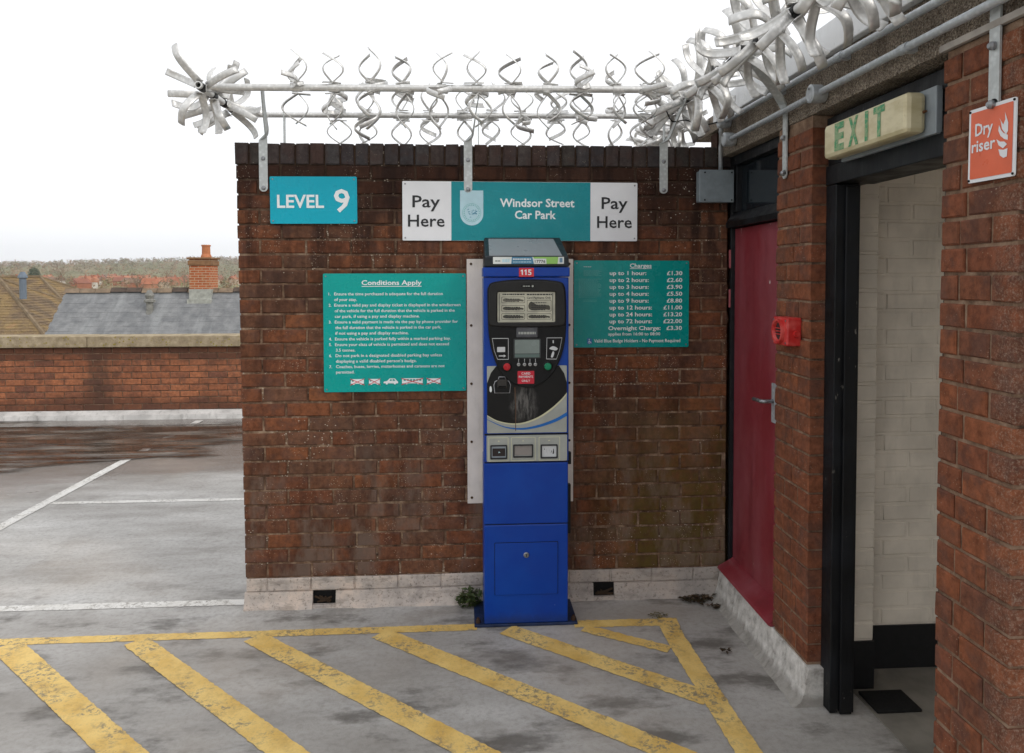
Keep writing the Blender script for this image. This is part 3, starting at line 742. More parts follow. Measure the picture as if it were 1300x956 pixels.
s = sign('conditions_sign', 'teal sign headed Conditions Apply with seven numbered rules', .4245, 1.103, .720, .602, M['teal'])
q = cv(60, 885, .72 / 962, 0); k_ = .72 / 962
a = q(318, 158); text('Conditions Apply', s, M['print'], a[0], a[1], .0235, TY, width=404 * k_, bold=.018)
a = q(318, 166); flat2d('underline', [rrect(a[0], a[0] + 404 * k_, a[1] - .003, a[1], .001)], M['print'], s, TY)
for n_, yb, x0, x1, t in (('1.', 228, 135, 865, 'Ensure the time purchased is adequate for the full duration'), ('', 266, 135, 285, 'of your stay.'),
    ('2.', 304, 135, 985, 'Ensure a valid pay and display ticket is displayed in the windscreen'), ('', 342, 137, 945, 'of the vehicle for the full duration that the vehicle is parked in the'), ('', 380, 137, 708, 'car park, if using a pay and display machine.'),
    ('3.', 418, 137, 967, 'Ensure a valid payment is made via the pay by phone provider for'), ('', 456, 140, 853, 'the full duration that the vehicle is parked in the car park,'), ('', 494, 140, 632, 'if not using a pay and display machine.'),
    ('4.', 533, 137, 918, 'Ensure the vehicle is parked fully within a marked parking bay.'), ('5.', 571, 137, 905, 'Ensure your class of vehicle is permitted and does not exceed'), ('', 609, 142, 272, '3.5 tonnes.'),
    ('6.', 646, 140, 857, 'Do not park in a designated disabled parking bay unless'), ('', 684, 142, 685, "displaying a valid disabled person's badge."), ('7.', 721, 142, 875, 'Coaches, buses, lorries, motorhomes and caravans are not'), ('', 758, 142, 265, 'permitted.')):
    a = q(x0, yb); text(t, s, M['print'], a[0], a[1], .0150, TY, width=(x1 - x0) * k_, bold=.008)
    if n_: a = q(97, yb); text(n_, s, M['print'], a[0], a[1], .0145, TY, bold=.008)
def vehicle(x0, x1, kind, crossed):
    z0, z1 = q(0, 838)[1], q(0, 795)[1]; a, b = q(x0, 0)[0], q(x1, 0)[0]; w = b - a; h = z1 - z0
    if kind == 'car': o = [(a, z0 + .25 * h), (a + .02 * w, z0 + .5 * h), (a + .25 * w, z0 + .6 * h), (a + .42 * w, z1), (a + .78 * w, z1), (a + .93 * w, z0 + .6 * h), (b, z0 + .5 * h), (b, z0 + .22 * h)]
    elif kind == 'van': o = [(a, z0 + .22 * h), (a, z0 + .65 * h), (a + .1 * w, z1 - .05 * h), (b, z1 - .05 * h), (b, z0 + .22 * h)]
    else: o = [(a, z0 + .2 * h), (a, z1 - .1 * h), (a + .03 * w, z1), (b - .03 * w, z1), (b, z1 - .1 * h), (b, z0 + .2 * h)]
    holes = []
    if kind == 'bus': holes = [rrect(a + w * (.08 + .15 * i), a + w * (.19 + .15 * i), z0 + .6 * h, z0 + .86 * h, .001) for i in range(6)]
    if kind == 'car': holes = [[(a + .4 * w, z0 + .62 * h), (a + .47 * w, z0 + .88 * h), (a + .57 * w, z0 + .88 * h), (a + .57 * w, z0 + .62 * h)], [(a + .62 * w, z0 + .62 * h), (a + .62 * w, z0 + .88 * h), (a + .75 * w, z0 + .88 * h), (a + .83 * w, z0 + .62 * h)]]
    if kind == 'van': holes = [rrect(a + .08 * w, a + .22 * w, z0 + .55 * h, z0 + .82 * h, .001)]
    p = flat2d('vehicle_symbol', [o] + holes, M['print'], s, TY)
    for c in (.22, .78): flat2d('wheel', [circle(a + c * w, z0 + .2 * h, .0052, 12)], M['print'], p, TY - .0002)
    if crossed:
        t = .0018
        for d in ((a - .003, z0, b + .003, z1), (a - .003, z1, b + .003, z0)):
            flat2d('cross', [[(d[0], d[1] - t), (d[2], d[3] - t), (d[2], d[3] + t), (d[0], d[1] + t)]], M['print_red'], p, TY - .0006 - (.0003 if d[1] == z1 else 0))
for a_ in ((240, 328, 'van', 1), (362, 435, 'van', 1), (460, 558, 'car', 0), (585, 725, 'bus', 1), (755, 845, 'van', 1)): vehicle(*a_)

s = sign('charges_sign', 'dark teal sign headed Charges listing parking prices', 1.7, 1.3205, .603, .45, M['teal_d'], R(.15))
q = cv(58, 825, .603 / 1000, 0); k_ = .603 / 1000
a = q(540, 140); text('Charges', s, M['print'], a[0], a[1], .0215, TY, width=188 * k_, bold=.015)
a = q(540, 146); flat2d('underline', [rrect(a[0], a[0] + 188 * k_, a[1] - .0025, a[1], .001)], M['print'], s, TY)
for i, (t, w, p) in enumerate((('up to 1 hour:', 318, '£1.30'), ('up to 2 hours:', 340, '£2.60'), ('up to 3 hours:', 340, '£3.90'), ('up to 4 hours:', 340, '£5.50'), ('up to 9 hours:', 340, '£8.80'), ('up to 12 hours:', 370, '£11.00'), ('up to 24 hours:', 370, '£13.20'), ('up to 72 hours:', 370, '£22.00'), ('Overnight Charge:', 455, '£3.30'))):
    yb = 203 + i * 59.1; a = q(365 if i < 8 else 355, yb); text(t, s, M['print'], a[0], a[1], .0205, TY, width=w * k_, bold=.018)
    a = q(998, yb); text(p, s, M['print'], a[0], a[1], .0205, TY, width=(135 if len(p) == 5 else 163) * k_, align='R', bold=.018)
a = q(355, 722); text('applies from 16:00 to 08:00', s, M['print'], a[0], a[1], .0155, TY, width=453 * k_, bold=.012)
a = q(232, 781); text('Valid Blue Badge Holders - No Payment Required', s, M['print'], a[0], a[1], .0165, TY, width=752 * k_, bold=.012)
a = q(172, 795); flat2d('badge', [rrect(a[0], a[0] + .025, a[1], a[1] + .03, .002)], plain('badge_blue', '#2a6fa8', .4), s, TY)
flat2d('badge_symbol', [circle(a[0] + .0115, a[1] + .010, .0065, 14), circle(a[0] + .0115, a[1] + .010, .0045, 14)], M['print'], s, TY - .0006)
flat2d('badge_symbol', [circle(a[0] + .0115, a[1] + .024, .003, 10)], M['print'], s, TY - .0006)
flat2d('badge_symbol', [[(a[0] + .0105, a[1] + .02), (a[0] + .0105, a[1] + .01), (a[0] + .018, a[1] + .01), (a[0] + .021, a[1] + .004), (a[0] + .023, a[1] + .005), (a[0] + .0195, a[1] + .0125), (a[0] + .0125, a[1] + .0125), (a[0] + .0125, a[1] + .02)]], M['print'], s, TY - .0006)
random.seed(21)
for yb in [135] + list(range(165, 215, 9)) + list(range(240, 385, 9)) + [395, 420, 432]:
    x0 = 140 if yb in (135, 420, 432) or 160 < yb < 215 else 98; x1 = 205 if yb == 135 else (255 if yb > 390 else random.randint(265, 295)); a = q(x0, yb)
    words(s, M['print'] if yb == 135 else M['faint'], a[0], a[0] + (x1 - x0) * k_, a[1], .0022, TY)

# pale backing board behind the machine
bk = empty('backing_board', 'pale sheet metal board fixed behind the pay machine', 'board', (1.149, -.004, .518))
M['board'] = plain('cream_board', '#ddd5cc', .45, 0, .12, 5, 0, grime=.18)
flat2d('sheet', [rrect(0, .548, 0, 1.26, .002)], M['board'], bk, 0, .004)
for sx in (.022, .528):
    for sz in (.03, .32, .62, .92, 1.235):
        mb = MB(); mb.lathe([(.006, -.0055), (.007, -.002)], (sx, 0, sz), 'Y', 10); mb.build('rivet', plain('rust_rivet_%d' % int(sz * 1e3 + sx * 1e5), '#4a3722', .8), bk)

# ------------------------------------------------------------------ pay machine
random.seed(5)
pm = empty('pay_machine', 'tall blue parking pay machine with solar top and dark display panel', 'pay machine', (1.226, -.295, 0))
g = G('machine_blue'); P = g.pos(); x, y, z = g.xyz(P)
k = g.mix(g.step(g.noise(P, 5, 4), .35, .7), lin('#003690'), lin('#003f9a'))
sc_ = g.math('MULTIPLY', g.step(g.noise(g.scale(P, (40, 40, 9)), 1, 5, .7), .66, .69), g.step(z, .30, .02))
k = g.mix(sc_, k, lin('#9aa7b8')); k = g.mix(g.step(g.math('ADD', z, g.math('MULTIPLY', g.noise(P, 20, 4), .06)), .11, .05, 0, .45), k, lin('#232a38'))
g.bump(g.noise(P, 240, 2), .08, .001); M['blue'] = g.done(k, g.step(g.noise(P, 7, 4), .3, .7, .28, .42), 0, .3)
M['silver'] = plain('silver_fascia', '#9fa29c', .4, .15, .1, 12)
M['champagne'] = plain('champagne_line', '#c9c7a6', .4)
M['swoosh'] = plain('bright_blue_print', '#1c63ae', .4)
def pbx(name, m, *a, ch=.002, parent=None): mb = MB(); mb.box(*a, ch); return mb.build(name, m, parent or pm)
pbx('base_plate', plain('base_plate_blue', '#1e2c4c', .5, 0, .4, 20, .3), -.048, .452, -.004, .275, .0, .014, ch=.003)
for sx in (-.03, .434):
    mb = MB(); mb.lathe([(.012, .0), (.012, .016), (.006, .017), (.006, .026)], (sx, .02, .014), 'Z', 6); mb.build('anchor_bolt', plain('anchor_%d' % int(sx * 100 + 9), '#3c2a20', .7), pm)
pbx('lower_cabinet', M['blue'], 0, .405, 0, .268, .014, .4965, ch=.006)
pbx('seam', M['rubber'], .003, .402, .003, .265, .4945, .5015, ch=0)
pbx('middle_panel', M['blue'], 0, .405, -.002, .268, .4995, .795, ch=.005)
pbx('seam', M['rubber'], .003, .402, .003, .265, .793, .8, ch=0)
pbx('upper_cabinet', M['blue'], .002, .408, 0, .268, .799, 1.684, ch=.006)
flat2d('door_gap', [rrect(.049, .356, .155, .411, .004)], M['rubber'], pm, -.0006)
ad = flat2d('access_door', [rrect(.0525, .3525, .1585, .4075, .004)], M['blue'], pm, -.0035, .004, .001)
mb = MB(); mb.lathe([(.014, -.006), (.0135, -.010), (.010, -.013), (.008, -.013), (.007, -.010)], (.202, 0, .35), 'Y', 18); lk = mb.build('lock', M['bolt'], ad)
mb = MB(); mb.box(.2005, .2035, -.0145, -.011, .344, .356); mb.build('keyhole', M['dark'], lk)
# slot panel
sp = flat2d('slot_panel', [rrect(.014, .399, .804, .928, .005)], M['silver'], pm, -.0025, .004, .0008)
for i, (a, b, c, d, kind) in enumerate(((.031, .111, .817, .884, 'cup'), (.140, .235, .823, .885, 'flap'), (.272, .353, .817, .883, 'coins'))):
    flat2d('border_line', [rrect(a - .009, b + .006 + (.006 if i else 0), .806, .920, .003), rrect(a - .0065, b + .0035 + (.006 if i else 0), .8085, .9175, .002)], M['champagne'], sp, -.0056)
    fr_ = flat2d('slot_frame', [rrect(a, b, c, d, .004), rrect(a + .005, b - .005, c + .006, d - .005, .003)], M['print_dark'], sp, -.008, .006, .0006)
    if kind == 'cup':
        flat2d('cup_lining', [rrect(a + .005, b - .005, c + .006, d - .005, .003)], plain('cup_grey', '#8f989f', .4), fr_, -.0057)
        flat2d('cup_mouth', [rrect(a + .010, b - .009, c + .013, d - .016, .002)], plain('cup_dark', '#2c2423', .5), fr_, -.0062)
        flat2d('ticket', [[((a + b) / 2 - .002, .845), ((a + b) / 2 + .008, .848), ((a + b) / 2, .853)]], M['pale'], fr_, -.0067)
    elif kind == 'flap':
        flat2d('flap', [rrect(a + .005, b - .005, c + .010, d - .005, .002)], plain('flap_grey', '#8c8682', .35), fr_, -.0062, .002)
    else:
        cg = plain('coin_cut', '#c3c5c6', .4)
        flat2d('mesh_back', [rrect(a + .005, b - .005, c + .006, d - .005, .003)], cg, fr_, -.0057)
        for j in range(5):
            flat2d('cut', [spline([(a + .016 + .011 * j + random.uniform(-.003, .003), c + random.uniform(.014, .05)) , (a + .020 + .011 * j, c + random.uniform(.014, .05)), (a + .018 + .011 * j, c + random.uniform(.02, .05))], 3)], M['print_dark'], fr_, -.0063)
    flat2d('arrow', [[((a + b) / 2 - .006, .9), ((a + b) / 2 + .006, .9), ((a + b) / 2, .906)]], M['champagne'], sp, -.0056)
pbx('seam', M['rubber'], .004, .404, -.0012, .002, .929, .937, ch=0)
# fascia print: silver field, champagne line, dark field, swoosh
fp = flat2d('fascia_panel', [rrect(.016, .398, .941, 1.262, .004)], M['silver'], pm, -.0022, .0035)
curve = [(.016, 1.028), (.063, 1.002), (.124, .988), (.186, .990), (.258, 1.015), (.320, 1.055), (.372, 1.101), (.398, 1.132)]
cs = spline(curve, 5, False)
g = G('black_fascia'); P = g.pos()
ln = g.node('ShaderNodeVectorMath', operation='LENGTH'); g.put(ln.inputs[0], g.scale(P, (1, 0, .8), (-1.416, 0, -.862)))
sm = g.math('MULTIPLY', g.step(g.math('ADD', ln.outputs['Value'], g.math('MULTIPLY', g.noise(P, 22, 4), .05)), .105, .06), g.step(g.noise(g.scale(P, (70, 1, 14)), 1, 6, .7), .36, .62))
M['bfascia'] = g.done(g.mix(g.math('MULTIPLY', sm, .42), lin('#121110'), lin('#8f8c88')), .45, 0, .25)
top = [(.398, 1.18), (.385, 1.225), (.36, 1.262), (.06, 1.262), (.035, 1.23), (.016, 1.18)]
flat2d('dark_field', [cs + top], M['bfascia'], fp, -.0048)
lo = [(p[0], p[1] - .004 - .006 * min(1, i / len(cs) * 1.4)) for i, p in enumerate(cs)]
flat2d('champagne_line', [cs + lo[::-1]], M['champagne'], fp, -.0054)
sw = spline([(.016, 1.008), (.094, .974), (.176, .964), (.258, .977), (.341, 1.006), (.398, 1.038)], 5, False)
sl = [(p[0], p[1] - .002 - .018 * (i / len(sw)) ** 1.1) for i, p in enumerate(sw)]
flat2d('swoosh', [sw + sl[::-1]], M['swoosh'], fp, -.0054)
flat2d('rust_streak', [[(.146, 1.16), (.151, 1.16), (.155, 1.06), (.153, .95), (.150, .95), (.151, 1.06)]], plain('rust_run', '#5d4534', .8), fp, -.006)
# card reader
cr = flat2d('card_reader', [[(.051, 1.133), (.125, 1.133), (.129, 1.172), (.122, 1.190), (.106, 1.196), (.102, 1.212), (.072, 1.212), (.068, 1.196), (.053, 1.190), (.047, 1.172)]], plain('reader_outline', '#b9b9bd', .4), pm, -.007, .004)
flat2d('reader_body', [[(.0545, 1.1365), (.1215, 1.1365), (.1255, 1.172), (.119, 1.187), (.1035, 1.193), (.0995, 1.2085), (.0745, 1.2085), (.0705, 1.193), (.0555, 1.187), (.0505, 1.172)]], M['blackp'], cr, -.0115, .005, .0008)
mb = MB(); mb.box(.064, .112, -.024, -.010, 1.160, 1.20, .004); mb.build('card_mouth', plain('reader_grey', '#33302d', .4), cr)
mb = MB(); mb.box(.070, .106, -.0255, -.022, 1.164, 1.170); mb.build('card_slot', M['dark'], cr)
flat2d('hand_symbol', [spline([(.030, 1.140), (.037, 1.139), (.039, 1.152), (.036, 1.165), (.030, 1.165), (.028, 1.152)], 3)], M['print'], fp, -.006)
# bezel
bz_pts = [(.022, 1.615), (.027, 1.640), (.045, 1.657), (.12, 1.668), (.207, 1.671), (.29, 1.669), (.365, 1.659), (.382, 1.640), (.388, 1.61), (.391, 1.52), (.389, 1.425), (.381, 1.36), (.366, 1.305), (.345, 1.258), (.320, 1.220), (.269, 1.179), (.207, 1.162), (.145, 1.181), (.094, 1.222), (.068, 1.262), (.050, 1.308), (.036, 1.36), (.027, 1.425), (.023, 1.52)]
bzo = spline(bz_pts, 3)
M['bezel'] = plain('bezel_black', '#0b0b0c', .45, 0, .2, 14, .1, .25)
bz = flat2d('bezel', [bzo], M['bezel'], pm, -.008, .014, .003)
up = [(.030, 1.472), (.028, 1.53), (.028, 1.612), (.033, 1.636), (.05, 1.651), (.12, 1.661), (.207, 1.664), (.29, 1.662), (.36, 1.653), (.376, 1.636), (.382, 1.608), (.385, 1.53), (.384, 1.472), (.36, 1.457), (.207, 1.452), (.055, 1.457)]
M['bezel2'] = plain('bezel_charcoal', '#1c1b1a', .42, 0, .15, 14, .15, .3)
flat2d('display_surround', [spline(up, 3), rrect(.060, .346, 1.466, 1.620, .014)], M['bezel2'], bz, -.021, .010, .004)
flat2d('logo_plate', [circle(.210, 1.642, .034, 20, rz=.0075)], M['dark'], bz, -.0302)
words(bz, M['silver'], .186, .224, 1.6395, .005, -.031); flat2d('logo_dot', [circle(.232, 1.642, .005, 10)], M['silver'], bz, -.031)
g = G('info_card'); P = g.pos()
M['card'] = g.done(g.mix(g.step(g.noise(P, 14, 5), .35, .7), lin('#bdbaa6'), lin('#9f9d8d')), .35)
sc = flat2d('information_card', [rrect(.066, .340, 1.471, 1.614, .004)], M['card'], bz, -.0195, .001)
text('Card Payments Only', sc, M['print_dark'], .205, 1.582, .010, -.0205, width=.115, bold=.02)
words(sc, M['print_dark'], .09, .195, 1.600, .006, -.0205); words(sc, M['print_dark'], .205, .325, 1.599, .006, -.0205)
for (a, b, c, d) in ((.085, .196, 1.562, 1.592), (.085, .196, 1.523, 1.552), (.085, .196, 1.484, 1.513), (.206, .322, 1.522, 1.576), (.206, .322, 1.484, 1.512)):
    flat2d('box_outline', [rrect(a, b, c, d, .005), rrect(a + .0018, b - .0018, c + .0018, d - .0018, .004)], M['print_dark'], sc, -.0205)
    w = a + .008
    flat2d('box_ink', [spline([(a + .006, (c + d) / 2), (a + .02, c + .006), (b - .03, c + .009), (b - .008, c + .007), (b - .012, (c + d) / 2 + .002), (a + .05, (c + d) / 2 + .003), (a + .02, d - .007)], 3)], plain('ink_%d' % int(a * 1e4 + c * 1e3), '#4a4840' if c < 1.55 else '#6a675c', .5), sc, -.0202)
    for j in range(2 if d - c < .04 else 4):
        words(sc, M['print_dark'], a + .02, a + .02 + (b - a) * .62, c + .006 + j * .011, .004, -.0208)
for (a, b) in ((.073, .079), (.327, .333)):
    flat2d('edge_ink', [rrect(a, b - .003, 1.477, 1.608, .001)], M['print_dark'], sc, -.0205)
# key area
pbx('coin_block', plain('coin_grey', '#55565a', .4, .2, .2, 20), .155, .258, -.022, -.010, 1.398, 1.448, ch=.005, parent=bz)
words(bz, M['silver'], .165, .247, 1.414, .011, -.0226)
lcd = flat2d('lcd', [rrect(.142, .271, 1.300, 1.392, .004)], plain('lcd_frame', '#3d4040', .4), bz, -.0165, .004)
flat2d('lcd_glass', [rrect(.148, .265, 1.322, 1.387, .003)], plain('lcd_grey_green', '#7d8884', .2), lcd, -.0192)
flat2d('lcd_label', [rrect(.148, .265, 1.304, 1.319, .002)], plain('lcd_label', '#5e706b', .4), lcd, -.0192)
M['icon'] = plain('icon_print', '#c9cbcc', .4)
def ring(pts, t):
    c = Vector((sum(p[0] for p in pts) / len(pts), sum(p[1] for p in pts) / len(pts)))
    return [pts, [tuple(c + (Vector(p) - c) * (1 - t)) for p in pts]]
li = flat2d('icon_outline', ring([(.040, 1.396), (.118, 1.396), (.118, 1.294), (.066, 1.294), (.050, 1.335)], .05), M['icon'], bz, -.0182)
flat2d('icon', [rrect(.064, .102, 1.330, 1.354, .002)], M['icon'], li, -.0182)
flat2d('icon', [[(.072, 1.309), (.095, 1.309), (.095, 1.3045), (.106, 1.3115), (.095, 1.3185), (.095, 1.314), (.072, 1.314)]], M['icon'], li, -.0182)
ri = flat2d('icon_outline', ring([(.300, 1.397), (.374, 1.397), (.362, 1.335), (.346, 1.293), (.298, 1.294)], .05), M['icon'], bz, -.0182)
flat2d('icon', [spline([(.312, 1.345), (.33, 1.356), (.352, 1.346), (.345, 1.336), (.328, 1.338)], 3)], M['icon'], ri, -.0182)
flat2d('icon', [spline([(.32, 1.305), (.328, 1.33), (.336, 1.326), (.33, 1.304)], 3)], M['icon'], ri, -.0182)
flat2d('icon', [rrect(.328, .334, 1.37, 1.384, .002)], M['icon'], ri, -.0182)
M['key'] = plain('key_grey', '#a8a9a8', .35, .3)
for i, kx in enumerate((.166, .194, .220, .246)):
    mb = MB(); mb.lathe([(.0085, -.014), (.0085, -.020), (.006, -.023)], (kx, 0, 1.270), 'Y', 14); kk = mb.build('key_button', M['key'], bz)
    flat2d('key_mark', [rrect(kx - .004, kx + .004, 1.2693, 1.2713, .0005)], M['print_dark'], kk, -.0234)
    flat2d('key_line', [rrect(kx - .001, kx + .001, 1.281, 1.297, .0005)], M['icon'], bz, -.0182)
for kx, c, nm in ((.110, '#b3222a', 'red'), (.305, '#0f7a55', 'green')):
    mb = MB(); mb.lathe([(.024, -.012), (.024, -.018), (.020, -.021)], (kx, 0, 1.260), 'Y', 22); cb = mb.build('push_button', M['blackp'], bz)
    mb = MB(); mb.lathe([(.017, -.02), (.017, -.027), (.014, -.030), (.006, -.0305)], (kx, 0, 1.260), 'Y', 22); mb.build('button_cap', plain('button_' + nm, c, .3), cb)
cl_ = flat2d('card_label', [rrect(.161, .240, 1.178, 1.239, .003)], plain('label_red', '#c2283a', .35), bz, -.0185, .001)
for t, zz, w in (('CARD', 1.222, .042), ('PAYMENTS', 1.206, .068), ('ONLY', 1.187, .040)): text(t, cl_, M['print'], .2005, zz, .0105, -.0196, width=w, align='C', bold=.006)
# blue band, number label
bd = pbx('top_band', M['blue'], -.001, .412, -.007, .272, 1.686, 1.732, ch=.005)
nl = flat2d('number_label', [rrect(.169, .240, 1.686, 1.728, .002)], plain('number_red', '#c9333f', .35), bd, -.0079, .0008)
for dx in (.178, .1955): flat2d('digit', [[(dx + .004, 1.6945), (dx + .0095, 1.6945), (dx + .0095, 1.7205), (dx + .0055, 1.7205), (dx - .001, 1.7155), (dx - .001, 1.7112), (dx + .004, 1.7138)]], M['print'], nl, -.0088)
text('5', nl, M['print'], .2115, 1.6945, .026, -.0088, width=.0175, bold=.02)
# solar head
hd = MB()
F0, F1 = -.012, .237
hd.add([(.003, F0, 1.733), (.409, F0, 1.733), (.409, F1, 1.733), (.003, F1, 1.733), (.006, F0, 1.783), (.405, F0, 1.783), (.396, F1, 1.886), (.011, F1, 1.886)],
       [(0, 1, 5, 4), (1, 2, 6, 5), (2, 3, 7, 6), (3, 0, 4, 7), (4, 5, 6, 7), (0, 3, 2, 1)])
me = hd.mesh('solar_head'); bm = bmesh.new(); bm.from_mesh(me); bmesh.ops.bevel(bm, geom=bm.edges[:], offset=.006, segments=2, affect='EDGES', profile=.5); bm.to_mesh(me); bm.free()
head = link('solar_head', me, plain('head_charcoal', '#20262b', .4, 0, .2, 12), pm)
def on_head(u, t, lift=.0015):
    y = F0 + (F1 - F0) * t; z = 1.783 + .103 * t; n = Vector((0, -.103, F1 - F0)).normalized() * lift
    xa, xb = .006 + .005 * t, .405 - .009 * t
    return (xa + (xb - xa) * u, y + n.y, z + n.z)
mb = MB(); pv = [(.055, .02), (.925, .02), (.90, .90), (.055, .90)]
mb.add([on_head(u, t, .0015) for u, t in pv] + [on_head(u, t, -.001) for u, t in pv], [(0, 1, 2, 3), (4, 7, 6, 5), (0, 4, 5, 1), (1, 5, 6, 2), (2, 6, 7, 3), (3, 7, 4, 0)])
solar = mb.build('solar_panel', plain('solar_glass', '#808488', .32, 0, .02, 3), head)
st = flat2d('sticker', [rrect(.046, .383, 1.747, 1.780, .001)], plain('sticker_white', '#d6dad6', .4), head, F0 - .0012, .0006)
yy = F0 - .0022
flat2d('sticker_field', [[(.132, 1.747), (.240, 1.747), (.232, 1.780), (.135, 1.780)]], plain('sticker_blue', '#4a7f9d', .4), st, yy)
flat2d('sticker_field', [[(.300, 1.747), (.352, 1.747), (.356, 1.780), (.236, 1.780), (.240, 1.772), (.298, 1.772)]], plain('sticker_green', '#8fbe63', .4), st, yy)
flat2d('sticker_field', [rrect(.362, .376, 1.754, 1.775, .002)], plain('sticker_badge', '#6f8fa5', .4), st, yy)
words(st, M['print'], .140, .225, 1.767, .005, yy - .0005); words(st, M['pale'], .140, .230, 1.754, .004, yy - .0005)
text('17776', st, M['print_dark'], .244, 1.752, .0135, yy - .0005, width=.050, bold=.015); words(st, plain('sticker_grey', '#8a928e', .4), .056, .084, 1.758, .006, yy); words(st, M['pale'], .09, .126, 1.755, .014, yy)
pbx('hinge', M['blackp'], .4055, .423, .02, .05, .779, .837); pbx('hinge', M['blackp'], .4055, .421, .02, .05, .441, .680)

# ------------------------------------------------------------------ anti-climb spike rollers
random.seed(11)
def blade_mesh(name, bulge, reach, wid, lean, leg, turn=1.12):
    """strip that lies along the pipe, then curls out and back; radial along +Z, pipe along X"""
    pts = []
    if leg: pts += [(-leg, .022), (-leg * .5, .022)]
    n = 9
    for i in range(n + 1):
        u = i / n; pts.append((bulge * math.sin(math.pi * turn * u) * (1 + .1 * u) + lean * u * u, .022 + reach * (u ** .92)))
    v, f = [], []
    prof = [(-wid / 2, .004), (-wid * .28, .0008), (wid * .28, .0008), (wid / 2, .004)]
    for i, (a, r) in enumerate(pts):
        p0, p1 = pts[max(i - 1, 0)], pts[min(i + 1, len(pts) - 1)]
        tx, tz = p1[0] - p0[0], p1[1] - p0[1]; l = math.hypot(tx, tz) or 1; nx_, nz_ = tz / l, -tx / l
        for th in (0, .0022):
            for (w, cc) in prof:
                d = -cc - th if th == 0 else -cc + th
                v.append((a + nx_ * (-cc - th), w, r + nz_ * (-cc - th)))
    m_ = 8
    for i in range(len(pts) - 1):
        A, B = i * m_, (i + 1) * m_
        for k in range(3): f += [(A + k, A + k + 1, B + k + 1, B + k), (A + 4 + k + 1, A + 4 + k, B + 4 + k, B + 4 + k + 1)]
        f += [(A, B, B + 4, A + 4), (A + 3, A + 7, B + 7, B + 3)]
    for A in (0, (len(pts) - 1) * m_): f += [(A, A + 4, A + 5, A + 1), (A + 1, A + 5, A + 6, A + 2), (A + 2, A + 6, A + 7, A + 3)]
    me = bpy.data.meshes.new(name); me.from_pydata(v, [], f)
    bm = bmesh.new(); bm.from_mesh(me); bmesh.ops.recalc_face_normals(bm, faces=bm.faces[:]); bm.to_mesh(me); bm.free()
    for p in me.polygons: p.use_smooth = True
    me.materials.append(M['galv']); return me
BL = [blade_mesh('blade', .047, .150, .025, 0, .03), blade_mesh('blade', .052, .140, .026, -.012, .045), blade_mesh('blade', .043, .156, .024, .014, .02)]
BL2 = [blade_mesh('blade', .055, .168, .034, .0, .02, .88), blade_mesh('blade', .048, .176, .033, .012, .015, .82), blade_mesh('blade', .060, .164, .035, -.012, .025, .92)]
def roller(label, p0, p1, hubs, r=.0165, jit=14, base=0.0, dirs=(0, 180, None), kit=BL):
    p0, p1 = Vector(p0), Vector(p1); d = (p1 - p0); L = d.length
    rz = math.atan2(d.y, d.x)
    o = empty('spike_roller', label, 'spike roller', p0, (0, -math.asin(d.z / L), rz), 'spike rollers along the wall tops')
    mb = MB(); ns = 12
    pr = [(r, 0), (r, L), (r * .72, L), (r * .72, 0)]
    mb.lathe([(r * .72, .0), (r, 0), (r, L), (r * .72, L)], (0, 0, 0), 'X', 16); mb.f = mb.f[:-2]
    mb.add(*(lambda m2: (m2.v, m2.f[:-2]))(MB().lathe([(r * .72, 0), (r * .72, L)], (0, 0, 0), 'X', 16)))
    me = bpy.data.meshes.new('pipe'); me.from_pydata(mb.v, [], mb.f); link('pipe', me, M['galv'], o)
    for h in hubs:
        mb = MB(); mb.lathe([(r + .0005, h - .024), (r + .003, h - .022), (r + .003, h + .022), (r + .0005, h + .024)], (0, 0, 0), 'X', 14); hb = mb.build('hub', M['galv'] if kit is BL else M['blackp'], o)
        ph = base + random.uniform(-jit, jit)
        for k in dirs:
            k = random.choice((75, 105, 255, 285)) if k is None else k
            for sgn in (0, 1):
                b = bpy.data.objects.new('blade', random.choice(kit)); col.objects.link(b); b.parent = o; b.location = (h + random.uniform(-.012, .012), 0, 0)
                m3 = Matrix.Rotation(R(ph + k + random.uniform(-24, 24)), 3, 'X') @ Matrix.Rotation(R(random.uniform(-20, 20)), 3, 'Z') @ Matrix.Rotation(R(random.uniform(-7, 7)), 3, 'Y')
                if sgn: m3 = m3 @ Matrix.Rotation(math.pi, 3, 'Z')
                b.rotation_euler = m3.to_euler(); f_ = random.uniform(.94, 1.08); b.scale = (f_ * random.uniform(.85, 1.25), f_, f_)
    return o
ZR = 2.558
roller('galvanised spike roller overhanging the front of the pay machine wall', (-.05, -.30, ZR), (2.24, -.30, ZR + .018), [.42 + .1655 * i + random.uniform(-.012, .012) for i in range(11)])
roller('galvanised spike roller along the rear of the pay machine wall top', (-.05, .205, ZR - .018), (2.40, .205, ZR), [.52 + .1655 * i + random.uniform(-.015, .015) for i in range(11)], .0145, base=20)
roller('short spike roller across the free end of the pay machine wall', (-.052, -.375, ZR - .008), (-.050, .26, ZR - .008), [.045, .20, .36, .50], base=38, jit=40, dirs=(0, 120, 240), kit=BL2)
roller('large spike roller overhanging the red door and exit doorway', (2.226, .16, ZR - .004), (2.222, -2.9, ZR - .004), [.10 + .15 * i + random.uniform(-.015, .015) for i in range(18)], base=24, jit=18, dirs=(0, 90, 180, 270), kit=BL2)
roller('spike roller running back from the corner above the red door', (2.36, .30, ZR - .02), (2.40, 1.6, ZR - .02), [.08 + .15 * i for i in range(7)], base=15, jit=40, dirs=(0, 90, 180, 270))

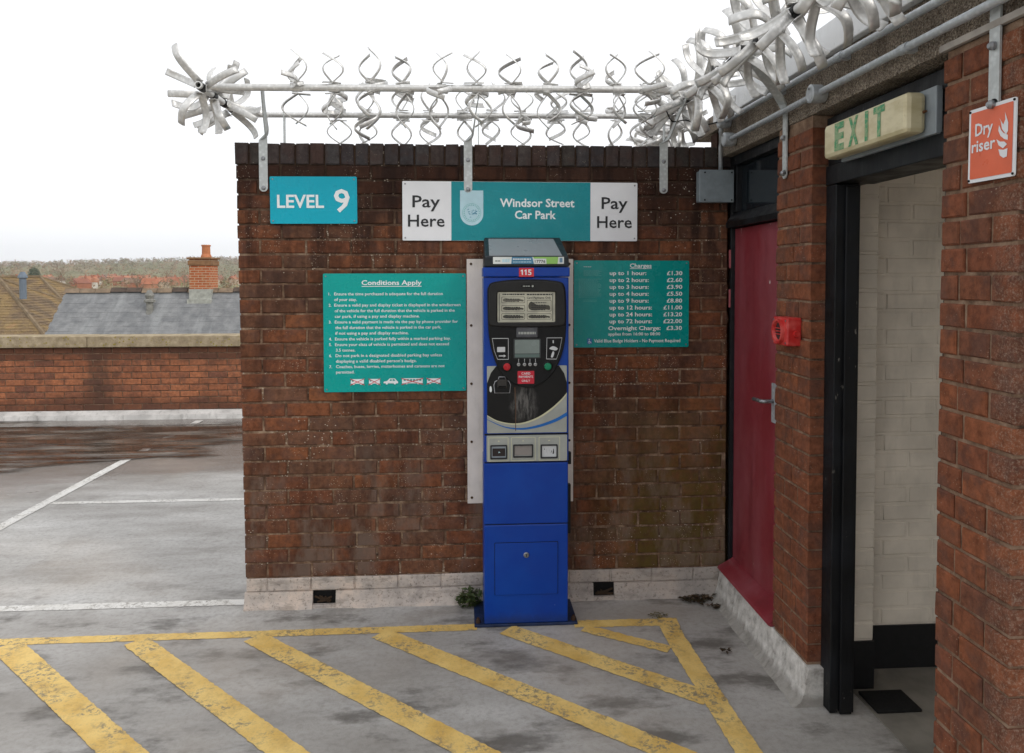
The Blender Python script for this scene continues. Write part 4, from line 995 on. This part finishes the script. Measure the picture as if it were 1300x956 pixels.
def wall_bracket(x, label, lean):
    o = empty('roller_bracket', label, 'bracket', (x, -.002, 2.115), (0, 0, 0), 'steel brackets carrying the spike rollers')
    flat2d('strap', [rrect(-.021, .021, 0, .262, .020)[:10] + [(-.021, 0.02)] + [(-.021 + .021 * (1 - math.cos(R(180 * k / 8))), .02 - .02 * math.sin(R(180 * k / 8))) for k in range(1, 9)] if False else
                     [(-.021, .255), (-.021, .02)] + [(-.021 * math.cos(R(180 * k / 8)), .02 - .02 * math.sin(R(180 * k / 8))) for k in range(1, 8)] + [(.021, .02), (.021, .275), (.012, .29)]], M['galv2'], o, -.006, .005)
    # twist, then the arm reaching forward to the front roller
    v, f = [], []
    path = [((-.021, -.006, .255), (.021, -.006, .28)), ((.0, -.02, .262), (.026, -.012, .30)), ((.018, -.045, .275), (.028, -.022, .315)), ((.018 + lean * .5, -.17, .355), (.024 + lean * .5, -.15, .392)), ((.018 + lean, -.285, .428), (.024 + lean, -.265, .455))]
    for a, b in path:
        v += [a, b, (a[0] + .005, a[1] - .001, a[2]), (b[0] + .005, b[1] - .001, b[2])]
    for i in range(len(path) - 1):
        A, B = i * 4, i * 4 + 4; f += [(A, A + 1, B + 1, B), (A + 2, B + 2, B + 3, A + 3), (A, B, B + 2, A + 2), (A + 1, A + 3, B + 3, B + 1)]
    f += [(0, 2, 3, 1), (16, 17, 19, 18)]; MB().add(v, f).build('arm', M['galv2'], o)
    mb = MB(); mb.box(.055, .060, .19, .225, .15, .44); mb.box(.053, .062, .19, .228, .10, .17); mb.build('rear_arm', M['galv2'], o)
    for z in (.018, .165):
        mb = MB(); mb.lathe([(.011, -.0085), (.011, -.010), (.009, -.014), (.004, -.0155)], (0, 0, z), 'Y', 12); mb.build('bolt', M['bolt'], o)
    return o
wall_bracket(.137, 'galvanised strap bracket beside the LEVEL 9 sign', .045)
wall_bracket(1.158, 'galvanised strap bracket above the shield on the Pay Here sign', .03)
wall_bracket(2.167, 'galvanised strap bracket between the Pay Here sign and junction box', .02)
def side_bracket(y, label, yo):
    o = empty('roller_bracket', label, 'bracket', (XR - .003, y, 2.108), (0, 0, 0), 'steel brackets carrying the spike rollers')
    w = .019
    dv = Vector((-.23, yo, .145)).normalized(); nv = Vector((-.75, -.65, 0)); wa = (nv - dv * nv.dot(dv)).normalized().cross(dv).normalized() * w
    if wa.y < 0: wa = -wa
    na = dv.cross(wa).normalized() * .006
    if na.x > 0: na = -na
    wy = Vector((0, w, 0)); nx0 = Vector((-.006, 0, -.002))
    path = [(Vector((0, 0, 0)), wy, nx0), (Vector((0, 0, .25)), wy, nx0), (Vector((-.02, yo * .1, .283)), (wy + wa).normalized() * w, nx0), (Vector((-.06, yo * .28, .318)), wa, na), (Vector((-.235, yo, .432)), wa, na)]
    v, f = [], []
    for (c, ww, nn) in path: v += [tuple(c - ww), tuple(c + ww), tuple(c - ww + nn), tuple(c + ww + nn)]
    for i in range(4):
        A, B = i * 4, i * 4 + 4; f += [(A, A + 1, B + 1, B), (A + 2, B + 2, B + 3, A + 3), (A, B, B + 2, A + 2), (A + 1, A + 3, B + 3, B + 1)]
    f += [(0, 2, 3, 1), (16, 17, 19, 18)]; MB().add(v, f).build('strap', M['galv2'], o)
    mb = MB(); mb.lathe([(.0188, -.006), (.0188, .0)], (0, 0, 0), 'X', 18); mb.build('strap_end', M['galv2'], o)
    for z in (.004, .15):
        mb = MB(); mb.lathe([(.006, -.022), (.011, -.016), (.011, -.008), (.011, -.005)], (0, 0, z), 'X', 12); mb.build('bolt', M['bolt'], o)
side_bracket(-.805, 'galvanised strap bracket on the pier beside the red door', -.19)
side_bracket(-2.055, 'galvanised strap bracket above the orange dry riser sign', -.15)
mb = MB(); mb.tube(spline([(2.12, -.22, 2.50), (2.17, -.16, 2.455), (2.25, -.12, 2.47), (2.34, -.10, 2.45), (2.42, -.12, 2.465)], 5, False), .0035, 6)
tag(mb.build('cable', M['blackp']), 'thin black cable looped from the spike bracket to the conduit', 'cable')

# ------------------------------------------------------------------ weed, leaf litter
random.seed(3)
def leafy(name, label, cat, loc, n, spread, height, leafsize, m, flat=False, stem=None):
    o = empty(name, label, cat, loc)
    v, f = [], []
    for i in range(n):
        a = random.random() * 6.283; rr = spread * math.sqrt(random.random()); z = height * random.random() * (1 - .5 * rr / spread)
        c = Vector((rr * math.cos(a), rr * math.sin(a) * .55, z + .006)); s = leafsize * random.uniform(.6, 1.3)
        d = Vector((random.uniform(-1, 1), random.uniform(-1, .4), random.uniform(-.3, .7) if not flat else random.uniform(-.1, .25))).normalized(); sd = d.cross(Vector((0, random.uniform(-.4, .4), 1))).normalized()
        b = len(v); up = sd.cross(d) * s * .12
        v += [c, c + d * s * .4 + sd * s * .26 + up, c + d * s, c + d * s * .4 - sd * s * .26 + up, c + d * s * .5]
        f += [(b, b + 1, b + 4), (b + 1, b + 2, b + 4), (b + 2, b + 3, b + 4), (b + 3, b, b + 4)]
    me = bpy.data.meshes.new('leaves'); me.from_pydata([tuple(q) for q in v], [], f); l = link('leaves', me, m, o); l['kind'] = 'stuff'
    if stem:
        mb = MB()
        for k in range(7): mb.tube([(random.uniform(-.01, .01), .0, 0), (random.uniform(-spread, spread) * .6, random.uniform(-.02, .01), height * .5), (random.uniform(-spread, spread), random.uniform(-.03, .01), height * random.uniform(.6, 1))], .0015, 5)
        mb.build('stems', stem, o)
    return o
def leaf_mat(name, a, b):
    g = G(name); P = g.pos(); return g.done(g.mix(g.step(g.noise(P, 45, 4), .35, .65), lin(a), lin(b)), .6)
M['leaf'] = leaf_mat('weed_green', '#2c3a1c', '#4f5c2b'); M['dead'] = leaf_mat('dead_leaf', '#4b3822', '#2b2418'); M['stem'] = leaf_mat('weed_stem', '#4f4a2a', '#3a3420')
leafy('weed', 'small green weed growing against the plinth beside the pay machine', 'weed', (1.155, -.06, 0), 190, .06, .105, .032, M['leaf'], stem=M['stem'])
leafy('weed_tuft', 'flattened brown weed tuft in the corner below the red door', 'weed', (2.34, -.07, 0), 110, .085, .02, .03, M['dead'], True, M['stem'])
leafy('leaf_litter', 'small heap of dead leaves on the deck near the kerb', 'leaf litter', (2.405, -.16, 0), 36, .035, .012, .022, M['dead'], True)
leafy('moss_tuft', 'yellowish moss tuft where the yellow line ends by the wall', 'moss', (2.09, -.235, 0), 60, .05, .008, .014, leaf_mat('moss', '#6b5f2c', '#4a431f'), True)
leafy('twig_litter', 'dark scrap of leaf litter on the deck below the pier', 'leaf litter', (2.29, -.62, .008), 22, .02, .006, .02, M['dead'], True)

# ------------------------------------------------------------------ roofs beyond the parapet
random.seed(17)
g = G('slate'); P = g.pos()
k = g.ramp(g.noise(g.scale(P, (1.6, 1, 2.2)), 2.2, 6, .65), [(.3, lin('#67696b')), (.5, lin('#797a7b')), (.7, lin('#8c8d8d'))])
k = g.mix(g.math('MULTIPLY', g.step(g.noise(g.scale(P, (2.2, .35, .35), (0, .4, 0)), 1.0, 6, .6), .50, .68), .5), k, lin('#9a9c9c'))
k = g.mix(g.step(g.noise(P, 14, 5, .7), .55, .72, 0, .35), k, lin('#3f4245'))
M['slate'] = g.done(k, .7, 0, .4)
g = G('mossy_tile'); P = g.pos()
k = g.ramp(g.noise(P, 1.1, 7, .68), [(.3, lin('#4c443b')), (.45, lin('#776450')), (.58, lin('#8a7450')), (.72, lin('#a07c5e'))])
k = g.mix(g.step(g.noise(P, 22, 5, .75), .56, .66, 0, .55), k, lin('#c2b183'))
k = g.mix(g.step(g.noise(P, 17, 5, .7), .54, .68, 0, .6), k, lin('#3d352b'))
M['tile'] = g.done(k, .9, 0, .2)
M['wallfar'] = plain('far_house_brick', '#8e5a45', .9, 0, .25, 2)
g = G('chimney_brick'); P = g.pos(); bt = g.node('ShaderNodeTexBrick'); xx, yy_, zz = g.xyz(P)
cb = g.node('ShaderNodeCombineXYZ'); g.put(cb.inputs[0], g.math('ADD', xx, yy_)); g.put(cb.inputs[1], zz); g.l.new(cb.outputs[0], bt.inputs['Vector'])
bt.inputs['Scale'].default_value = 1.0; bt.inputs['Brick Width'].default_value = .225; bt.inputs['Row Height'].default_value = .075; bt.inputs['Mortar Size'].default_value = .008
bt.inputs['Color1'].default_value = lin('#b4653f'); bt.inputs['Color2'].default_value = lin('#9c5435'); bt.inputs['Mortar'].default_value = lin('#b7a78f')
k = g.mix(g.step(g.noise(P, 6, 5), .5, .7, 0, .3), bt.outputs['Color'], lin('#b79a70')); M['chim'] = g.done(k, .9, 0, .2)

def courses(o, name, m, p00, p10, p01, p11, rows, tilew, th=.012, jit=.004, gap=.006):
    """tiles covering the quad p00-p10 (bottom) to p01-p11 (top): one box face pair per tile, joined"""
    p00, p10, p01, p11 = map(Vector, (p00, p10, p01, p11)); n = (p10 - p00).cross(p01 - p00).normalized()
    v, f = [], []
    for r in range(rows):
        t0, t1 = r / rows, (r + 1) / rows
        a0, b0, a1, b1 = p00.lerp(p01, t0), p10.lerp(p11, t0), p00.lerp(p01, t1), p10.lerp(p11, t1)
        w = (b0 - a0).length; m_ = max(1, int(round(w / tilew)))
        for i in range(m_):
            s0, s1 = (i + (r % 2) * .5 - .25) / m_, (i + 1 + (r % 2) * .5 - .25) / m_
            s0, s1 = max(0, s0), min(1, s1); gp = gap / w
            c = [a0.lerp(b0, s0 + gp / 2) + n * (th + random.uniform(-jit, jit)), a0.lerp(b0, s1 - gp / 2) + n * (th + random.uniform(-jit, jit)), a1.lerp(b1, s1 - gp / 2) + n * .002, a1.lerp(b1, s0 + gp / 2) + n * .002]
            b = len(v); v += [tuple(q) for q in c] + [tuple(c[0] - n * th), tuple(c[1] - n * th)]
            f += [(b, b + 1, b + 2, b + 3), (b + 4, b + 5, b + 1, b)]
    me = bpy.data.meshes.new(name); me.from_pydata(v, [], f); q = link(name, me, m, o); q['kind'] = 'stuff'; return q

sh_ = empty('slate_roofed_house', 'house with a grey slate roof and orange brick chimney beyond the parapet', 'house', (-4.0, 18.5, -9))
def L_(p): return (p[0] + 4.0, p[1] - 18.5, p[2] + 9)
RZ, RY, EY, EZ = 1.35, 20.0, 16.6, -2.05
mb = MB(); mb.add([L_(p) for p in ((-10.87, EY, EZ), (3, EY, EZ), (3, RY, RZ), (-10.87, RY, RZ), (-10.87, RY + 3.4, EZ), (3, RY + 3.4, EZ))], [(0, 1, 2, 3), (3, 2, 5, 4), (0, 3, 4), (1, 5, 2), (0, 4, 5, 1)]); rf = mb.build('roof', M['slate'], sh_)
tl = courses(sh_, 'slates', M['slate'], L_((-10.9, EY, EZ)), L_((3, EY, EZ)), L_((-10.9, RY, RZ)), L_((3, RY, RZ)), 26, .27, .005, .004); tl.parent = rf
mb = MB(); mb.box(-10.6 + 4, 2.8 + 4, EY + .3 - 18.5, RY + 3.1 - 18.5, 0, 6.9); mb.build('wall', M['wallfar'], sh_)
M['ridge'] = plain('ridge_tile', '#8d7b68', .9, 0, .3, 5); M['ridge_d'] = plain('ridge_tile_dark', '#5c5048', .9, 0, .3, 5)
x = -10.9
while x < 2.9:
    lift = random.choice((0, 0, 0, .025)); mb = MB(); c = L_((x, RY, RZ + .035 + lift)); mb.prism([(c[1] - .14, c[2] - .11), (c[1] - .06, c[2] + .02), (c[1] + .06, c[2] + .02), (c[1] + .14, c[2] - .11)], c[0], c[0] + .44, 'X'); mb.build('ridge_tile', M['ridge_d'] if lift else M['ridge'], rf); x += .455
ch0 = L_((-6.83, 20.06, 0))
mb = MB(); mb.box(ch0[0] - .31, ch0[0] + .31, ch0[1] - .36, ch0[1] + .36, 9.0, 11.28); chm = mb.build('chimney', M['chim'], sh_)
mb = MB(); mb.box(ch0[0] - .345, ch0[0] + .345, ch0[1] - .395, ch0[1] + .395, 11.10, 11.24, .01); mb.box(ch0[0] - .37, ch0[0] + .37, ch0[1] - .42, ch0[1] + .42, 11.285, 11.34, .01); mb.build('chimney_cap', plain('cap_stone', '#8c6a4d', .9, 0, .3, 6), chm)
mb = MB(); mb.lathe([(.16, 11.34), (.15, 11.40), (.125, 11.45), (.12, 11.68), (.14, 11.70), (.14, 11.73), (.10, 11.73)], (ch0[0] + .08, ch0[1], 0), 'Z', 16); mb.build('chimney_pot', plain('terracotta', '#bd7a55', .8, 0, .2, 8), chm)
mb = MB(); mb.box(ch0[0] - .325, ch0[0] + .325, ch0[1] - .375, ch0[1] + .37, 9.9, 10.38); mb.box(ch0[0] - .36, ch0[0] + .36, ch0[1] - .47, ch0[1] - .36, 9.9, 10.08, .01); mb.build('flashing', plain('lead_flashing', '#a9aaa2', .6, 0, .25, 9), chm)
vp = L_((-8.2, 19.4, 0))
mb = MB(); mb.lathe([(.14, 9.6), (.10, 9.74), (.10, 9.98), (.16, 10.0), (.16, 10.06), (.10, 10.10), (.14, 10.2), (.05, 10.36)], (vp[0], vp[1], 0), 'Z', 14); mb.build('roof_vent', plain('vent_grey', '#8b8a84', .7, 0, .3, 9), sh_)

bh = empty('tiled_house', 'house with mossy brown tiled hipped roofs beyond the parapet', 'house', (-17, 26, -9))
def hip(ax, ay, az, slope, run, left, rows):
    def T(p): return (p[0] + 17, p[1] - 26, p[2] + 9)
    zb = az - slope * run
    A, A2 = (ax, ay, az), (ax - left, ay, az); FR, BR, FL, BL_ = (ax + run, ay - run, zb), (ax + run, ay + run, zb), (ax - left - run, ay - run, zb), (ax - left - run, ay + run, zb)
    r_ = MB().add([T(p) for p in (A, A2, FR, BR, FL, BL_)], [(0, 1, 4, 2), (0, 2, 3), (0, 3, 5, 1), (1, 5, 4), (2, 4, 5, 3)]).build('roof', M['tile'], bh)
    q = courses(bh, 'roof_tiles', M['tile'], T(FL), T(FR), T(A2), T(A), rows, .2, .014, .008); q.parent = r_
    q = courses(bh, 'roof_tiles', M['tile'], T(FR), T(BR), T(A), T((ax + .001, ay + .001, az)), rows, .2, .014, .008); q.parent = r_
    mb = MB()
    for e in (FR, BR): mb.tube([T(A), T(e)], .07, 6)
    mb.tube([T(A2), T(A)], .09, 6); mb.build('ridge_tiles', plain('hip_tile_%d' % int(ay), '#7f6e58', .9, 0, .3, 4), r_)
    return r_
hip(-15.74, 25, 1.70, .56, 6.2, 8, 40)
hip(-18.6, 33, 1.80, .52, 6.2, 4, 36)
mb = MB(); mb.box(-24 + 17, -10.6 + 17, 19.3 - 26, 38.5 - 26, 0, 7.0); mb.build('wall', M['wallfar'], bh)
mb = MB(); mb.lathe([(.11, 10.0), (.11, 10.72), (.16, 10.74), (.14, 10.82), (.06, 10.95)], (-14.16 + 17, 23.6 - 26, 0), 'Z', 12); mb.build('soil_pipe', plain('pipe_blue_grey', '#6f7a86', .6), bh)

# ------------------------------------------------------------------ far ground, town, woods
def terrain(x, y):
    d = math.hypot(x, y)
    if d < 150: return -9.0
    z = -9 + 7.0 * min(1, (d - 150) / 700)
    if d > 900:
        t = min(1, (d - 900) / 1700); z += (58 + 10 * math.sin(x * .0021 + 1.0) + 7 * math.sin(x * .0067) + 8 * (x + 900) / 900 * .8) * t * t * (3 - 2 * t)
    return z
v, f = [], []; NX, NY = 60, 70
for j in range(NY + 1):
    y = -300 + 3200 * (j / NY) ** 1.6
    for i in range(NX + 1):
        x = -3200 + 4400 * i / NX; v.append((x, y, terrain(x, y)))
for j in range(NY):
    for i in range(NX): a = j * (NX + 1) + i; f.append((a, a + 1, a + NX + 2, a + NX + 1))
g = G('far_fields'); P = g.pos()
k = g.ramp(g.noise(P, .006, 6, .6), [(.35, lin('#6d6a4a')), (.5, lin('#7a7653')), (.65, lin('#8a7a5e'))]); M['field'] = g.done(k, 1.0, 0, .1)
me = bpy.data.meshes.new('ground'); me.from_pydata(v, [], f)
tag(link('ground', me, M['field']), 'town ground and low wooded hills rising to the horizon', None, None, 'structure')

def twig_crown(o, name, m, c, rx, rz, n, s, rng):
    v, f = [], []
    for i in range(n):
        while True:
            p = Vector((rng.uniform(-1, 1), rng.uniform(-1, 1), rng.uniform(-1, 1)))
            if p.length < 1: break
        q = Vector((c[0] + p.x * rx, c[1] + p.y * rx, c[2] + p.z * rz)); d = Vector((rng.uniform(-1, 1), rng.uniform(-1, 1), rng.uniform(-.6, 1))).normalized() * s * rng.uniform(.6, 1.5); e = d.cross(Vector((rng.uniform(-1, 1), rng.uniform(-1, 1), .3))).normalized() * s * .45
        b = len(v); v += [tuple(q - d), tuple(q + e), tuple(q + d)]; f.append((b, b + 1, b + 2))
    me = bpy.data.meshes.new(name); me.from_pydata(v, [], f); return link(name, me, m, o)
wood_m = [plain('wood_%d' % i, c, 1.0, 0, .3, .05) for i, c in enumerate(('#8a7a5c', '#957e60', '#83805a', '#a0805f'))]
rng = random.Random(5)
wv, wf = [[], [], [], []], [[], [], [], []]
for i in range(5200):
    ang = rng.uniform(-.62, .25); d = rng.choice((rng.uniform(480, 1150), rng.uniform(1000, 2700), rng.uniform(1000, 2700), rng.uniform(1500, 2700)))
    x, y = 1 + math.sin(ang) * d, math.cos(ang) * d; z = terrain(x, y); h = rng.uniform(5, 10) * (.8 if d < 1150 else 1.35); w = h * rng.uniform(.38, .6); k = rng.randrange(4)
    for j in range(22):
        a, b, c = rng.gauss(0, .42), rng.gauss(0, .42), rng.uniform(.1, 1)
        r = w * .34; q = Vector((x + a * w, y + b * w, z + c * h * (1 - .25 * (a * a + b * b)))); bb = len(wv[k])
        for t in range(3): wv[k].append((q.x + rng.uniform(-r, r), q.y + rng.uniform(-r, r), q.z + rng.uniform(-r, r)))
        wf[k].append((bb, bb + 1, bb + 2))
wood = None
for k in range(4):
    me = bpy.data.meshes.new('woodland'); me.from_pydata(wv[k], [], wf[k])
    tag(link('woodland', me, wood_m[k]), 'far hazy winter woodland covering the hills behind the town', 'woodland', None, 'stuff')
M['far_roof'] = [plain('far_roof_%d' % i, c, .9, 0, .2, .3) for i, c in enumerate(('#a8694c', '#b3785a', '#94604c', '#846a56'))]
M['far_wall'] = [plain('far_wall_%d' % i, c, .9, 0, .2, .3) for i, c in enumerate(('#b9a48e', '#a5694c', '#d5cfc4', '#b07a5c'))]
for i in range(80):
    ang = rng.uniform(-.60, -.26); d = rng.uniform(520, 1150); x, y = 1 + math.sin(ang) * d, math.cos(ang) * d; z = terrain(x, y)
    wi, ri = rng.randrange(4), rng.randrange(4); w, dp, h, rh = rng.uniform(7, 11), rng.uniform(6.5, 8), rng.uniform(4.2, 5.4), rng.uniform(2.6, 3.6)
    o = empty('town_house', 'small distant %s house with %s roof in the town below the hills' % (('cream', 'orange brick', 'white', 'tan')[wi], ('orange', 'pale orange', 'dull red', 'brown')[ri]), 'house', (x, y, z - .5), (0, 0, rng.choice((0, .3, -.4, 1.4, 1.2))), 'distant town houses')
    mb = MB(); mb.box(-w / 2, w / 2, -dp / 2, dp / 2, 0, h); mb.build('wall', M['far_wall'][wi], o)
    mb = MB(); mb.prism([(-dp / 2 - .4, h - .1), (dp / 2 + .4, h - .1), (0, h + rh)], -w / 2 - .3, w / 2 + .3, 'X'); r_ = mb.build('roof', M['far_roof'][ri], o)
    mb = MB(); mb.box(w * .3, w * .3 + 1, -.5, .5, h + rh - 1.2, h + rh + 1.2); mb.build('chimney', M['far_roof'][0], r_)
M['bark'] = plain('pale_bark', '#8a7a68', 1, 0, .2, 1); M['twig'] = plain('winter_twigs', '#7a6554', 1, 0, .2, 1); M['ever'] = plain('far_evergreen', '#47573f', 1, 0, .3, .5)
for ang, d, h, lab, cm_ in ((-.535, 330, 13, 'bare brown winter tree in front of the distant town', 'twig'), (-.475, 360, 15, 'bare brown winter tree in front of the distant town', 'twig'), (-.398, 300, 12, 'bare brown winter tree in front of the distant town', 'twig'), (-.365, 420, 14, 'bare brown winter tree in front of the distant town', 'twig'), (-.50, 520, 14, 'dark evergreen tree standing among the distant town houses', 'ever'), (-.345, 470, 14, 'bare brown winter tree in front of the distant town', 'twig')):
    x, y = 1 + math.sin(ang) * d, math.cos(ang) * d; z = terrain(x, y)
    o = empty('far_tree', lab, 'tree', (x, y, z), group='bare trees in the distant town' if cm_ == 'twig' else None)
    mb = MB(); mb.tube([(0, 0, 0), (.1, 0, h * .4), (.0, .2, h * .9)], .28, 6, r1=.06)
    for k in range(9):
        a = rng.random() * 6.28; zz_ = h * rng.uniform(.3, .7); mb.tube([(0, 0, zz_), (math.cos(a) * h * .14, math.sin(a) * h * .14, zz_ + h * .16), (math.cos(a) * h * .2, math.sin(a) * h * .2, zz_ + h * .3)], .12, 5, r1=.03)
    mb.build('trunk', M['bark'], o)
    twig_crown(o, 'crown', M[cm_], (0, 0, h * .66), h * .24, h * .36, 700 if cm_ == 'twig' else 1500, .22 if cm_ == 'twig' else .5, rng)

# ------------------------------------------------------------------ hazy winter air
hz = MB(); hz.box(-3300, 1300, -320, 2950, -30, 118)
hm = bpy.data.materials.new('air_haze'); hm.use_nodes = True; hm.node_tree.nodes.clear()
ho = hm.node_tree.nodes.new('ShaderNodeOutputMaterial'); hv = hm.node_tree.nodes.new('ShaderNodeVolumePrincipled')
hv.inputs['Color'].default_value = (.97, .98, 1, 1); hv.inputs['Density'].default_value = .00017; hv.inputs['Anisotropy'].default_value = .65
hm.node_tree.links.new(hv.outputs[0], ho.inputs['Volume'])
tag(hz.build('haze', hm), 'pale winter haze over the town and hills', None, None, 'stuff')
